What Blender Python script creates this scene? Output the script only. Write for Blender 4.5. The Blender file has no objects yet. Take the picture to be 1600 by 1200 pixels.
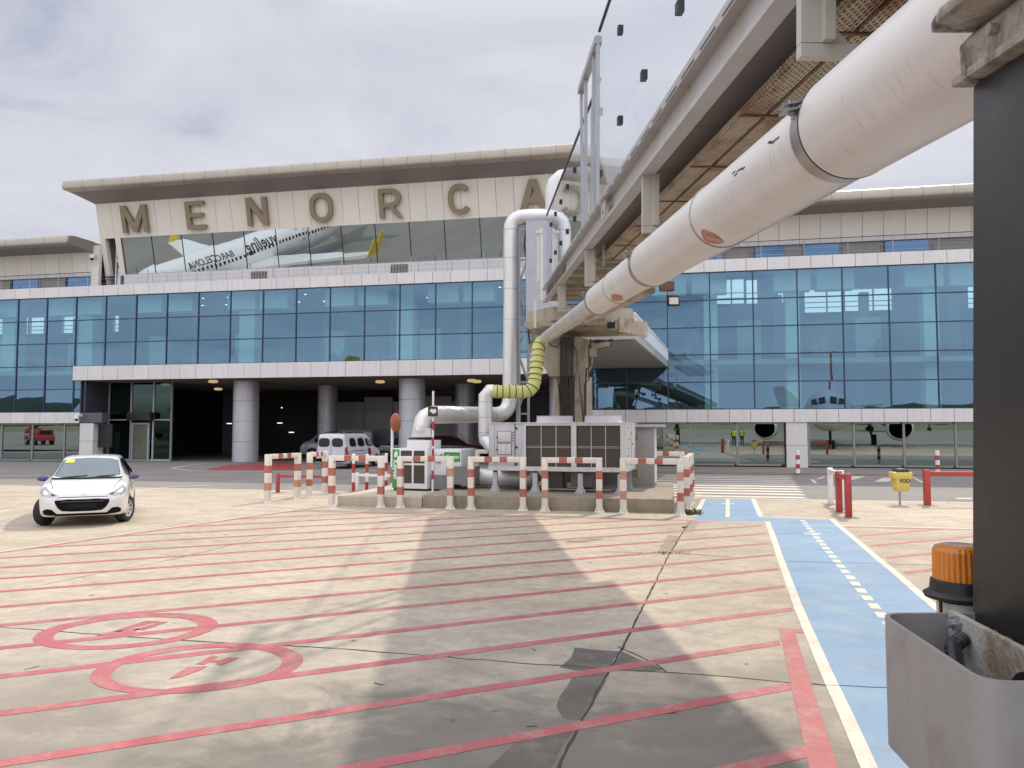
import bpy, bmesh, math, random
from mathutils import Vector, Matrix
from mathutils.bvhtree import BVHTree
random.seed(7)
R = math.radians
SC = bpy.context.scene
COL = SC.collection
# ---------------------------------------------------------------- camera model (27 mm lens on a 36 mm sensor, 3.2 deg upward pitch)
FPX, CAMH, PITCH = 1200.0, 2.1, math.atan(68 / 1200)
ALPHA = math.atan(0.2034)                      # the terminal front recedes to the left
FO = Vector((0, 41.63, 0))
FU = Vector((math.cos(ALPHA), -math.sin(ALPHA), 0))
FV = Vector((math.sin(ALPHA), math.cos(ALPHA), 0))
CAM = Vector((0, 0, CAMH))
def ray(px, py):
    a = (px - 800) / FPX; b = (600 - py) / FPX
    return Vector((a, math.cos(PITCH) - b * math.sin(PITCH), math.sin(PITCH) + b * math.cos(PITCH)))
def G(px, py, z=0.0):
    r = ray(px, py); return CAM + r * ((z - CAMH) / r.z)
def AtY(px, py, Y):
    r = ray(px, py); return CAM + r * (Y / r.y)
def loc(P):
    d = Vector(P) - FO; return Vector((d.dot(FU), d.dot(FV), P[2]))
def GL(px, py, z=0.0): return loc(G(px, py, z))
def FL(px, py, v=0.0):
    r = ray(px, py); O2 = FO + FV * v
    t = (O2 - CAM).dot(FV) / r.dot(FV); return loc(CAM + r * t)
def W(u, v, z=0.0): return FO + FU * u + FV * v + Vector((0, 0, z))
# ---------------------------------------------------------------- mesh helpers
class MB:
    def __init__(s, M=None): s.v = []; s.f = []; s.M = M or Matrix()
    def add(s, vs, fs):
        n = len(s.v); s.v += [s.M @ Vector(p) for p in vs]; s.f += [tuple(i + n for i in f) for f in fs]; return s
    def box(s, x0, x1, y0, y1, z0, z1):
        if x0 > x1: x0, x1 = x1, x0
        if y0 > y1: y0, y1 = y1, y0
        if z0 > z1: z0, z1 = z1, z0
        return s.add([(x0,y0,z0),(x1,y0,z0),(x1,y1,z0),(x0,y1,z0),(x0,y0,z1),(x1,y0,z1),(x1,y1,z1),(x0,y1,z1)],
                     [(0,3,2,1),(4,5,6,7),(0,1,5,4),(1,2,6,5),(2,3,7,6),(3,0,4,7)])
    def beam(s, p0, p1, w, h=None, up=(0,0,1)):
        h = h or w; p0 = Vector(p0); p1 = Vector(p1); d = (p1 - p0).normalized(); up = Vector(up)
        if abs(d.dot(up)) > .98: up = Vector((1,0,0))
        a = d.cross(up).normalized() * (w / 2); b = a.cross(d).normalized() * (h / 2)
        vs = [p + i * a + j * b for p in (p0, p1) for i, j in ((-1,-1),(1,-1),(1,1),(-1,1))]
        return s.add(vs, [(0,1,2,3),(7,6,5,4),(0,4,5,1),(1,5,6,2),(2,6,7,3),(3,7,4,0)])
    def cyl(s, p0, p1, r0, r1=None, n=20, caps=True):
        r1 = r0 if r1 is None else r1
        return s.tube([p0, p1], [r0, r1], n, caps)
    def tube(s, path, r, n=12, caps=True):
        P = [Vector(p) for p in path]; rs = r if isinstance(r, (list, tuple)) else [r] * len(P)
        T = []
        for i in range(len(P)):
            a = P[max(i-1,0)]; b = P[min(i+1,len(P)-1)]; d = b - a
            T.append(d.normalized() if d.length > 1e-9 else (T[-1] if T else Vector((0,0,1))))
        x = T[0].orthogonal().normalized(); vs = []; fs = []
        for i, (p, t) in enumerate(zip(P, T)):
            x = (x - t * x.dot(t)).normalized(); y = t.cross(x)
            k = 1.0
            for j in range(n):
                a = 2 * math.pi * j / n; vs.append(p + (x * math.cos(a) + y * math.sin(a)) * rs[i] * k)
        for i in range(len(P)-1):
            for j in range(n):
                a = i*n+j; b = i*n+(j+1)%n; fs.append((a, b, b+n, a+n))
        if caps: fs += [tuple(range(n-1,-1,-1)), tuple(range((len(P)-1)*n, len(P)*n))]
        return s.add(vs, fs)
    def lathe(s, prof, n=24, c=(0,0,0), caps=True):
        vs = []; fs = []; m = len(prof); c = Vector(c)
        for j in range(n):
            a = 2*math.pi*j/n
            for r, z in prof: vs.append(c + Vector((r*math.cos(a), r*math.sin(a), z)))
        for j in range(n):
            for i in range(m-1):
                a = j*m+i; b = ((j+1)%n)*m+i; fs.append((a, b, b+1, a+1))
        if caps and prof[0][0] > 1e-6: fs.append(tuple(j*m for j in range(n-1,-1,-1)))
        if caps and prof[-1][0] > 1e-6: fs.append(tuple(j*m+m-1 for j in range(n)))
        return s.add(vs, fs)
    def prism(s, poly, d):
        """poly: 3-D points in a plane, d: extrusion vector"""
        n = len(poly); P = [Vector(p) for p in poly]; d = Vector(d)
        nrm = sum((P[i].cross(P[(i+1)%n]) for i in range(n)), Vector())
        if nrm.dot(d) < 0: P.reverse()
        return s.add(P + [p + d for p in P], [tuple(range(n-1,-1,-1)), tuple(range(n, 2*n))] +
                     [(i, (i+1)%n, (i+1)%n+n, i+n) for i in range(n)])
    def poly(s, pts): return s.add(pts, [tuple(range(len(pts)))])
    def wall(s, x0, x1, z0, z1, y0, y1, holes):
        xs = sorted({x0, x1, *[min(max(h[0],x0),x1) for h in holes], *[min(max(h[1],x0),x1) for h in holes]})
        for a, b in zip(xs, xs[1:]):
            if b - a < 1e-5: continue
            m = (a+b)/2; hs = sorted((h[2], h[3]) for h in holes if h[0] < m < h[1]); z = z0
            for c, d in hs:
                if c > z: s.box(a, b, y0, y1, z, c)
                z = max(z, d)
            if z < z1: s.box(a, b, y0, y1, z, z1)
        return s
    def mesh(s, name, mat=None, smooth=None, bevel=0, seg=2, weld=False):
        me = bpy.data.meshes.new(name); me.from_pydata([tuple(p) for p in s.v], [], s.f)
        bm = bmesh.new(); bm.from_mesh(me)
        if weld: bmesh.ops.remove_doubles(bm, verts=bm.verts, dist=1e-4)
        bmesh.ops.recalc_face_normals(bm, faces=bm.faces)
        if bevel:
            ed = [e for e in bm.edges if e.is_manifold and e.calc_face_angle(0) > R(30)]
            bmesh.ops.bevel(bm, geom=ed, offset=bevel, segments=seg, affect='EDGES', profile=.5, clamp_overlap=True)
        bm.to_mesh(me); bm.free()
        if smooth is not None or bevel:
            for p in me.polygons: p.use_smooth = True
            me.set_sharp_from_angle(angle=R(smooth or 35))
        if mat: me.materials.append(mat)
        return me
def obj(name, data, parent=None, label=None, M=None):
    o = bpy.data.objects.new(name, data); COL.objects.link(o)
    if parent: o.parent = parent
    if M is not None: o.matrix_local = M
    if label: o['label'] = label
    return o
def part(name, mb, mat, parent=None, label=None, smooth=None, bevel=0, weld=False):
    return obj(name, mb.mesh(name, mat, smooth, bevel, weld=weld), parent, label)
def tag(o, label, cat, group=None, kind=None):
    if label: o['label'] = label
    if cat: o['category'] = cat
    if group: o['group'] = group
    if kind: o['kind'] = kind
    return o
def thing(name, label, cat, at=(0,0,0), rz=0.0, group=None):
    o = bpy.data.objects.new(name, None); COL.objects.link(o); o.empty_display_size = .3
    o.location = at; o.rotation_euler = (0, 0, rz); return tag(o, label, cat, group)
def fthing(name, label, cat, u, v, z=0.0, group=None, rz=0.0):
    return thing(name, label, cat, W(u, v, z), -ALPHA + rz, group)
def struct(name, mb, mat, smooth=None):
    o = part(name, mb, mat, None, None, smooth); o['kind'] = 'structure'
    if name not in ('ground', 'apron', 'pavement'): o.scale.z = .35       # paint and repairs lie only a few millimetres proud
    return o
def copy_tree(o, parent=None):
    c = o.copy(); COL.objects.link(c)
    if parent:
        c.parent = parent
    for ch in list(o.children): copy_tree(ch, c)
    return c
def text_mesh(txt, size, depth=.01, bold=0.0, spacing=1.0, mat=None, align='CENTER'):
    cu = bpy.data.curves.new('lettering', 'FONT'); cu.body = txt; cu.size = size; cu.extrude = depth / 2
    cu.offset = bold; cu.align_x = align; cu.align_y = 'CENTER'; cu.space_character = spacing; cu.resolution_u = 4
    o = bpy.data.objects.new('lettering', cu); COL.objects.link(o)
    dg = bpy.context.evaluated_depsgraph_get(); me = bpy.data.meshes.new_from_object(o.evaluated_get(dg))
    bpy.data.objects.remove(o); bpy.data.curves.remove(cu)
    me.materials.clear()
    if mat: me.materials.append(mat)
    return me
# ---------------------------------------------------------------- materials
def nodes(name):
    m = bpy.data.materials.new(name); m.use_nodes = True; nt = m.node_tree; nt.nodes.clear()
    out = nt.nodes.new('ShaderNodeOutputMaterial'); return m, nt, out
class NT:
    def __init__(s, nt): s.nt = nt
    def n(s, t, **k):
        nd = s.nt.nodes.new(t)
        ins = k.pop('ins', {})
        for a, b in k.items(): setattr(nd, a, b)
        for a, b in ins.items():
            if hasattr(b, 'is_output') or isinstance(b, bpy.types.NodeSocket): s.nt.links.new(b, nd.inputs[a])
            else: nd.inputs[a].default_value = b
        return nd
    def math(s, op, a, b=0.0, c=None, clamp=False):
        nd = s.n('ShaderNodeMath', operation=op, use_clamp=clamp, ins={0: a, 1: b})
        if c is not None:
            if isinstance(c, bpy.types.NodeSocket): s.nt.links.new(c, nd.inputs[2])
            else: nd.inputs[2].default_value = c
        return nd.outputs[0]
    def noise(s, vec, scale, detail=4, rough=.55, dist=0.0):
        return s.n('ShaderNodeTexNoise', ins={'Vector': vec, 'Scale': scale, 'Detail': detail, 'Roughness': rough, 'Distortion': dist}).outputs['Fac']
    def ramp(s, fac, a, b, smooth=False):
        nd = s.n('ShaderNodeMapRange', interpolation_type='SMOOTHSTEP' if smooth else 'LINEAR', ins={'Value': fac, 'From Min': a, 'From Max': b}); return nd.outputs[0]
    def mix(s, f, a, b, blend='MIX'):
        nd = s.n('ShaderNodeMix', data_type='RGBA', blend_type=blend, clamp_factor=True)
        for i, x in ((0, f), (6, a), (7, b)):
            if isinstance(x, bpy.types.NodeSocket): s.nt.links.new(x, nd.inputs[i])
            elif i == 0: nd.inputs[0].default_value = x
            else: nd.inputs[i].default_value = (*x[:3], 1)
        return nd.outputs[2]
    def mapping(s, vec, scale=(1,1,1), rot=(0,0,0)):
        return s.n('ShaderNodeMapping', ins={'Vector': vec, 'Scale': scale, 'Rotation': rot}).outputs[0]
    def bump(s, h, st=.2, d=.02):
        return s.n('ShaderNodeBump', ins={'Height': h, 'Strength': st, 'Distance': d}).outputs[0]
    def bsdf(s, out, col, rough=.5, metal=0.0, normal=None, **k):
        ins = {'Base Color': col if isinstance(col, bpy.types.NodeSocket) else (*col[:3], 1), 'Roughness': rough, 'Metallic': metal}
        if normal is not None: ins['Normal'] = normal
        ins.update(k)
        b = s.n('ShaderNodeBsdfPrincipled', ins=ins); s.nt.links.new(b.outputs[0], out.inputs[0]); return b
MATS = {}
def M(name, col, rough=.5, metal=0.0, var=.12, scale=3.0, bump=0.0, bscale=60, island=0.0, streak=0.0, dirt=None, dirt_amt=.5, dirt_scale=2.0, stretch=(1,1,1), coat=0.0, space='Object', spec=None):
    """painted / plain surface with real wear: broad tonal drift, fine mottling, optional streaks, dirt patches"""
    if name in MATS: return MATS[name]
    m, nt, out = nodes(name); T = NT(nt)
    co = T.n('ShaderNodeTexCoord').outputs[space]
    if stretch != (1,1,1): co = T.mapping(co, stretch)
    n1 = T.noise(co, scale, 5, .6); n2 = T.noise(co, scale * 9, 3, .6)
    f = T.math('ADD', T.math('MULTIPLY', n1, .7), T.math('MULTIPLY', n2, .3))
    f = T.ramp(f, .3, .7)
    dk = tuple(c * (1 - var) for c in col); lt = tuple(min(1, c * (1 + var * .6)) for c in col)
    c = T.mix(f, dk, lt)
    if island:
        rnd = T.n('ShaderNodeNewGeometry').outputs['Random Per Island']
        c = T.mix(T.math('MULTIPLY', rnd, island), c, tuple(x * .72 for x in col))
    if streak:
        sv = T.mapping(co, (2.2, 2.2, .16)); s1 = T.ramp(T.noise(sv, 3.0, 5, .65), .5, .78)
        c = T.mix(T.math('MULTIPLY', s1, streak), c, tuple(x * y for x, y in zip(col, (.5, .45, .38))))
    if dirt:
        d1 = T.ramp(T.noise(co, dirt_scale, 6, .68), .5, .68)
        c = T.mix(T.math('MULTIPLY', d1, dirt_amt), c, dirt)
    nrm = T.bump(T.noise(co, bscale, 3, .6), bump, .01) if bump else None
    rr = T.math('ADD', T.math('MULTIPLY', n1, .16), rough - .08)
    k = {}
    if coat: k['Coat Weight'] = coat; k['Coat Roughness'] = .06
    if spec is not None: k['Specular IOR Level'] = spec
    T.bsdf(out, c, rr, metal, nrm, **k)
    MATS[name] = m; return m
def glass_mat(name, refl, trans, rough=0.0, wob=0.0, fres=None, body=None):
    m, nt, out = nodes(name); T = NT(nt); ins = {'Color': (*refl, 1), 'Roughness': rough}
    co = T.n('ShaderNodeTexCoord').outputs['Object']
    if wob:
        ins['Normal'] = T.bump(T.noise(co, .55, 2, .5), wob, .05)
    rnd = T.n('ShaderNodeNewGeometry').outputs['Random Per Island']
    if fres is None: ins['Color'] = T.mix(rnd, tuple(c*.84 for c in refl), tuple(c*1.12 for c in refl))
    g = T.n('ShaderNodeBsdfGlossy', ins=ins); t = T.n('ShaderNodeBsdfTransparent', ins={'Color': (*trans, 1)})
    if fres is None:
        s = T.n('ShaderNodeAddShader'); nt.links.new(g.outputs[0], s.inputs[0]); nt.links.new(t.outputs[0], s.inputs[1]); r = s.outputs[0]
    else:
        fc = T.n('ShaderNodeLayerWeight', ins={'Blend': .5}).outputs['Facing']; fr = T.math('ADD', T.math('MULTIPLY', T.math('POWER', fc, 7.0), 1.35), .01)
        s = T.n('ShaderNodeMixShader', ins={0: T.math('MULTIPLY', fr, fres, clamp=True)})
        nt.links.new(t.outputs[0], s.inputs[1]); nt.links.new(g.outputs[0], s.inputs[2]); r = s.outputs[0]
    if body:
        d = T.n('ShaderNodeBsdfDiffuse', ins={'Color': (*body, 1)}); s2 = T.n('ShaderNodeAddShader')
        nt.links.new(r, s2.inputs[0]); nt.links.new(d.outputs[0], s2.inputs[1]); r = s2.outputs[0]
    nt.links.new(r, out.inputs[0]); return m
def emit_mat(name, col, st):
    m, nt, out = nodes(name); T = NT(nt)
    e = T.n('ShaderNodeEmission', ins={'Color': (*col, 1), 'Strength': st}); nt.links.new(e.outputs[0], out.inputs[0]); return m
# palette
m_clad = M('cladding_cream', (.84,.785,.69), .42, 0, .05, .4, island=.16, streak=.06)
m_band = M('cladding_white', (.70,.675,.655), .36, 0, .05, .5, island=.25, streak=.28)
m_fascia = M('fascia_beige', (.43,.385,.32), .38, .15, .1, .6, streak=.25, dirt=(.34,.27,.2), dirt_amt=.25)
m_soffit = M('soffit_grey', (.26,.24,.22), .5, 0, .12, .5)
m_joint = M('joint_dark', (.09,.085,.08), .8)
m_mull = M('mullion_navy', (.025,.04,.085), .35)
m_frame = M('window_frame_grey', (.25,.245,.24), .45)
m_letter = M('letter_bronze', (.285,.225,.145), .42, .1, .12, 2.0, dirt=(.2,.16,.12), dirt_amt=.3)
m_conc = M('column_cladding', (.54,.545,.57), .36, .25, .08, .8, streak=.25)
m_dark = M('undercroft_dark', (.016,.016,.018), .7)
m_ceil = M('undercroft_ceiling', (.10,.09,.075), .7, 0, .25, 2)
m_inpan = M('undercroft_panel', (.36,.36,.38), .5, 0, .1, .7, island=.3)
m_inwall = M('interior_wall', (.26,.25,.30), .7, 0, .12, .5)
m_incol = M('interior_column', (.40,.42,.42), .6)
m_infloor = M('interior_floor', (.22,.2,.2), .5)
m_black = M('black_plastic', (.014,.014,.016), .45, 0, .2, 12)
m_rub = M('tyre_rubber', (.022,.021,.021), .8, 0, .2, 8)
m_alu = M('aluminium_duct', (.72,.71,.69), .45, .5, .07, 1.4, bump=.04, bscale=7, dirt=(.42,.38,.32), dirt_amt=.25, dirt_scale=1.1)
m_steel = M('galvanised_steel', (.40,.41,.43), .42, .7, .15, 6, bump=.05)
m_greyp = M('grey_paint', (.42,.42,.44), .45, 0, .1, 2, streak=.25)
m_beamp = M('bridge_paint', (.47,.46,.45), .4, .1, .1, 1.2, streak=.15, dirt=(.28,.22,.16), dirt_amt=.3, dirt_scale=1.4)
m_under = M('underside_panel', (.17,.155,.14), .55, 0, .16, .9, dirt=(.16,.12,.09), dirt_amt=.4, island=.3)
m_beige = M('stained_beige', (.43,.38,.29), .6, 0, .18, 1.0, bump=.1, bscale=30, streak=.5, dirt=(.19,.14,.085), dirt_amt=.75, dirt_scale=1.8)
m_blueglass = glass_mat('curtain_glass', (.100,.166,.224), (.46,.70,.66), .0, .035)
m_tiltglass = glass_mat('tilted_glass', (.40,.45,.46), (.05,.06,.06), .0, .03)
m_shopglass = glass_mat('storefront_glass', (.30,.36,.355), (.16,.20,.22), .0, .03)
m_winblue = glass_mat('wing_glass', (.095,.165,.26), (.06,.1,.14), .0, .03)
m_winbeige = M('roller_blind', (.30,.29,.24), .6)
m_bridgeglass = glass_mat('bridge_glass', (.84,.87,.91), (.985,.996,1.0), .0, .0, fres=1.3)
m_white = M('white_paint', (.78,.78,.78), .4, 0, .05, 3)
m_redp = M('red_paint', (.42,.045,.05), .42, 0, .15, 5, dirt=(.6,.35,.3), dirt_amt=.18, dirt_scale=9)
m_bwhite = M('barrier_white', (.76,.71,.63), .45, 0, .08, 4, dirt=(.42,.34,.25), dirt_amt=.28, dirt_scale=3.5, bump=.05)
m_bred2 = M('barrier_red_faded', (.50,.25,.17), .55, 0, .15, 4, dirt=(.6,.42,.32), dirt_amt=.4, dirt_scale=6)
m_bred = M('barrier_red', (.42,.12,.085), .5, 0, .15, 4, dirt=(.55,.33,.25), dirt_amt=.35, dirt_scale=6)
# ---------------------------------------------------------------- camera, sun, sky
cd = bpy.data.cameras.new('camera'); cam = bpy.data.objects.new('camera', cd); COL.objects.link(cam)
cd.sensor_width = 36; cd.lens = 36 * FPX / 1600; cd.clip_start = .05; cd.clip_end = 6000
cam.location = CAM; cam.rotation_euler = (R(90) + PITCH, 0, 0); SC.camera = cam
SUN = Vector((.46, .73, 1)).normalized()
sl = bpy.data.lights.new('sun', 'SUN'); sl.energy = 2.9; sl.angle = R(.9); sl.color = (1, .90, .76)
so = bpy.data.objects.new('sun', sl); COL.objects.link(so); so.rotation_euler = SUN.to_track_quat('Z', 'Y').to_euler(); so.location = (20, 30, 40)
w = bpy.data.worlds.new('World'); SC.world = w; w.use_nodes = True; nt = w.node_tree; nt.nodes.clear(); T = NT(nt)
wo = nt.nodes.new('ShaderNodeOutputWorld')
sky = T.n('ShaderNodeTexSky', sky_type='NISHITA', sun_disc=False, sun_elevation=math.asin(SUN.z), sun_rotation=math.atan2(SUN.x, SUN.y), air_density=1.0, dust_density=1.5, ozone_density=1.2)
dirn = T.n('ShaderNodeTexCoord').outputs['Generated']
sep = T.n('ShaderNodeSeparateXYZ', ins={0: dirn})
zc = T.math('MAXIMUM', sep.outputs[2], .06)
# clouds laid out on a flat layer overhead, so that they stretch towards the horizon
cx = T.math('DIVIDE', sep.outputs[0], T.math('ADD', zc, .12)); cy = T.math('DIVIDE', sep.outputs[1], T.math('ADD', zc, .12))
cv = T.n('ShaderNodeCombineXYZ', ins={0: cx, 1: cy, 2: 0.0}).outputs[0]
big = T.noise(cv, .55, 6, .58, .6); fine = T.noise(cv, 1.6, 8, .62, .9)
cl = T.math('ADD', T.math('MULTIPLY', big, .65), T.math('MULTIPLY', fine, .35))
cover = T.ramp(cl, .27, .46, True); bright = T.ramp(cl, .36, .66, True)
ccol = T.mix(bright, (6.2, 6.35, 7.3), (8.2, 8.2, 8.7))
# added sky gain overhead and behind the viewer, to lift facade and shade
zen = T.ramp(sep.outputs[2], .48, .85); back = T.ramp(sep.outputs[1], .35, -.5)
gain = T.math('ADD', T.math('ADD', T.math('MULTIPLY', zen, 1.1), T.math('MULTIPLY', back, .92)), 1.0)
gcol = T.n('ShaderNodeVectorMath', operation='SCALE', ins={0: ccol, 'Scale': gain}).outputs[0]
skyc = T.n('ShaderNodeVectorMath', operation='SCALE', ins={0: sky.outputs[0], 'Scale': 1.0}).outputs[0]
bg = T.n('ShaderNodeBackground', ins={'Color': T.mix(T.math('MULTIPLY', cover, .95), skyc, gcol), 'Strength': .098})
nt.links.new(bg.outputs[0], wo.inputs[0])
vs = SC.view_settings; vs.view_transform = 'Standard'; vs.look = 'None'; vs.exposure = 0.0; vs.gamma = 1; vs.use_curve_mapping = False
SC.cycles.max_bounces = 9; SC.cycles.transparent_max_bounces = 24; SC.cycles.glossy_bounces = 5; SC.cycles.diffuse_bounces = 4
SC.cycles.sample_clamp_indirect = 6; SC.cycles.caustics_reflective = False; SC.cycles.caustics_refractive = False
try: SC.cycles.use_denoising = True
except Exception: pass
# ---------------------------------------------------------------- ground
def ground_mat():
    m, nt, out = nodes('apron_concrete'); T = NT(nt); co = T.n('ShaderNodeTexCoord').outputs['Object']
    sp = T.n('ShaderNodeSeparateXYZ', ins={0: co})
    big = T.noise(co, .12, 5, .6, .3); mid = T.noise(T.mapping(co, (.7, 1.1, 1), (0, 0, .42)), .55, 6, .62, .8); fin = T.noise(co, 6, 5, .7); grit = T.noise(co, 55, 3, .7)
    c = T.mix(T.ramp(big, .35, .65), (.435, .365, .265), (.55, .47, .355))
    # worn, oil-greyed bays where the aircraft stand: by their own uneven border
    edge = T.math('ADD', sp.outputs[1], T.math('MULTIPLY', T.math('SUBTRACT', mid, .5), 7.0)); edge = T.math('ADD', edge, T.math('MULTIPLY', T.math('SUBTRACT', big, .5), 5.0))
    grey = T.ramp(edge, 11.5, 7.2, True)
    far = T.ramp(sp.outputs[1], -6, -14)
    c = T.mix(T.math('MULTIPLY', grey, .85), c, (.455, .40, .32))
    c = T.mix(T.math('MULTIPLY', T.ramp(mid, .50, .66), T.math('ADD', T.math('MULTIPLY', grey, .50), .13)), c, (.19, .17, .145))
    c = T.mix(T.math('MULTIPLY', T.ramp(mid, .47, .33), .40), c, (.62, .54, .42))
    g2 = T.ramp(edge, 7.6, 4.6, True); oil = T.noise(T.mapping(co, (.8, 1, 1), (0, 0, .5)), .42, 5, .6, .5)
    c = T.mix(T.math('MULTIPLY', T.math('MULTIPLY', g2, T.ramp(oil, .36, .58)), .70), c, (.17, .153, .13))
    st = T.noise(T.mapping(co, (.55, 1.2, 1), (0, 0, .42)), 1.3, 7, .68, 1.0)
    c = T.mix(T.math('MULTIPLY', T.ramp(st, .55, .72), .22), c, (.21, .185, .16))
    m2 = T.noise(T.mapping(co, (.7, 1, 1), (0, 0, .42)), 1.7, 9, .74, .5)
    c = T.mix(T.math('MULTIPLY', T.ramp(m2, .46, .66), .46), c, (.24, .21, .17)); c = T.mix(T.math('MULTIPLY', T.ramp(m2, .46, .34), .30), c, (.60, .53, .43))
    c = T.mix(T.math('MULTIPLY', T.ramp(fin, .42, .66), .38), c, (.22, .19, .155))
    c = T.mix(T.math('MULTIPLY', T.ramp(grit, .52, .72), .42), c, (.16, .14, .115))
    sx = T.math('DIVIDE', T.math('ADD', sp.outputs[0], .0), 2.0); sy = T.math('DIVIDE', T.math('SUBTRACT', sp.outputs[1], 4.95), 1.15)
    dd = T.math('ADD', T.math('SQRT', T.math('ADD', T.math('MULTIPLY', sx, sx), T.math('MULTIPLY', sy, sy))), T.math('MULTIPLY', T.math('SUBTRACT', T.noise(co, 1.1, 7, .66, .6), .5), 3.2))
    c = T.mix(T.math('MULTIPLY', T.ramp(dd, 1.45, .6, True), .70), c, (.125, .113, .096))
    sv = T.noise(T.mapping(co, (1, 1, 1)), 2.6, 2, .5); spots = T.ramp(T.noise(co, 5.4, 2, .4), .745, .77)
    c = T.mix(T.math('MULTIPLY', spots, .7), c, (.09, .08, .07))
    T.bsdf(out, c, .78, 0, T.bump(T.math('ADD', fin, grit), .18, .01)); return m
def paint_mat(name, col, wear=.35, under=(.45, .38, .29), scale=2.2):
    m, nt, out = nodes(name); T = NT(nt); co = T.n('ShaderNodeTexCoord').outputs['Object']
    n1 = T.noise(co, scale*1.7, 8, .72); n4 = T.noise(T.mapping(co, (.5, 1.6, 1), (0, 0, .4)), 1.1, 6, .66, .8); n2 = T.noise(co, 30, 4, .7); n3 = T.noise(co, .5, 3, .5)
    c = T.mix(T.ramp(n3, .3, .7), tuple(x * .86 for x in col), tuple(min(1, x * 1.1) for x in col))
    f = T.math('ADD', T.ramp(n1, .47, .66), T.math('MULTIPLY', T.ramp(n2, .50, .72), .45), clamp=True)
    c = T.mix(T.math('MULTIPLY', T.ramp(n4, .50, .70), .42), c, tuple(x*.55 for x in col))
    c = T.mix(T.math('MULTIPLY', f, wear), c, under)
    T.bsdf(out, c, .6, 0, T.bump(n2, .12, .01)); return m
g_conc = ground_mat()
g_red = paint_mat('red_marking', (.405, .11, .115), .40, (.46, .345, .28))
g_redf = paint_mat('red_floor', (.33, .05, .05), .2)
g_white = paint_mat('white_marking', (.68, .63, .53), .6)
g_blue = paint_mat('blue_marking', (.165, .285, .425), .55, (.29, .36, .42), .9)
g_asph = M('asphalt', (.235, .215, .195), .85, 0, .22, .5, bump=.25, bscale=70, dirt=(.25, .225, .2), dirt_amt=.5, dirt_scale=.8)
g_pave = M('pavement', (.25, .22, .195), .8, 0, .18, .8, bump=.15, bscale=40, dirt=(.16, .14, .12), dirt_amt=.4, dirt_scale=.9)
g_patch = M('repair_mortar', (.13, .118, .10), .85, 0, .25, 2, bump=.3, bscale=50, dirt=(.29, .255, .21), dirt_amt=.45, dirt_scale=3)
g_patch2 = M('old_repair', (.33, .27, .205), .85, 0, .25, 2, bump=.3, bscale=50)
g_crack = M('joint_filler', (.055, .05, .043), .9, 0, .3, 9)
g_grass = M('dry_grass', (.16, .15, .07), .9, 0, .3, .05)
def z_(P, z): return Vector((P[0], P[1], z))
mb = MB(); mb.poly([(-2500,-2500,-.03),(2500,-2500,-.03),(2500,2500,-.03),(-2500,2500,-.03)]); struct('ground', mb, g_grass)
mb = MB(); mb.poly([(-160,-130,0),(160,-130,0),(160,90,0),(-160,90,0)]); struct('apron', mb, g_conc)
mb = MB(); mb.poly([W(-90,-17.0,.004), W(90,-17.2,.004), W(90,-5.2,.004), W(4,-5.2,.004), W(4,34,.004), W(-90,34,.004)]); struct('road', mb, g_asph)
mb = MB(Matrix.Translation(FO) @ Matrix.Rotation(-ALPHA, 4, 'Z')); mb.box(4.2, 90, -5.0, .15, -.02, .10); struct('pavement', mb, g_pave)
mb = MB(); mb.poly([(160,-2.5,.004),(-7,-2.5,.004),(-31,27,.004),(-150,105,.004),(-150,-129,.004),(160,-129,.004)]); struct('taxiway', mb, M('taxiway_asphalt', (.205,.195,.175), .85, 0, .25, .06, dirt=(.28,.265,.235), dirt_amt=.5, dirt_scale=.1, stretch=(1,.35,1)))
def clip(poly, p, n):
    out = []; p = Vector(p).xy; n = Vector(n).xy
    for i in range(len(poly)):
        a, b = Vector(poly[i]).xy, Vector(poly[(i+1) % len(poly)]).xy; da, db = (a-p).dot(n), (b-p).dot(n)
        if da >= 0: out.append(a)
        if da * db < 0: out.append(a + (b-a) * (da/(da-db)))
    return out
def strip(mb, pts, wd, z, jag=0):
    """a painted line of width wd through ground points"""
    P = [Vector(p).xy for p in pts]; L = []; Rr = []
    for i, p in enumerate(P):
        d = (P[min(i+1, len(P)-1)] - P[max(i-1, 0)]).normalized(); n = Vector((-d.y, d.x)); a = wd/2 * (1 + random.uniform(-jag, jag)); b = wd/2 * (1 + random.uniform(-jag, jag))
        L.append((*(p + n*a), z)); Rr.append((*(p - n*b), z))
    for i in range(len(P)-1): mb.poly([Rr[i], Rr[i+1], L[i+1], L[i]])
def dense(pts, step, amp):
    out = [Vector(pts[0]).xy]
    for a, b in zip(pts, pts[1:]):
        a, b = Vector(a).xy, Vector(b).xy; n = max(1, int((b-a).length/step))
        for i in range(1, n+1):
            q = a + (b-a)*i/n
            if i < n: q += Vector((random.uniform(-amp, amp), random.uniform(-amp, amp)))
            out.append(q)
    return out
def pxpoly(mb, pts, z): mb.poly([z_(G(*p), z) for p in pts])
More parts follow.
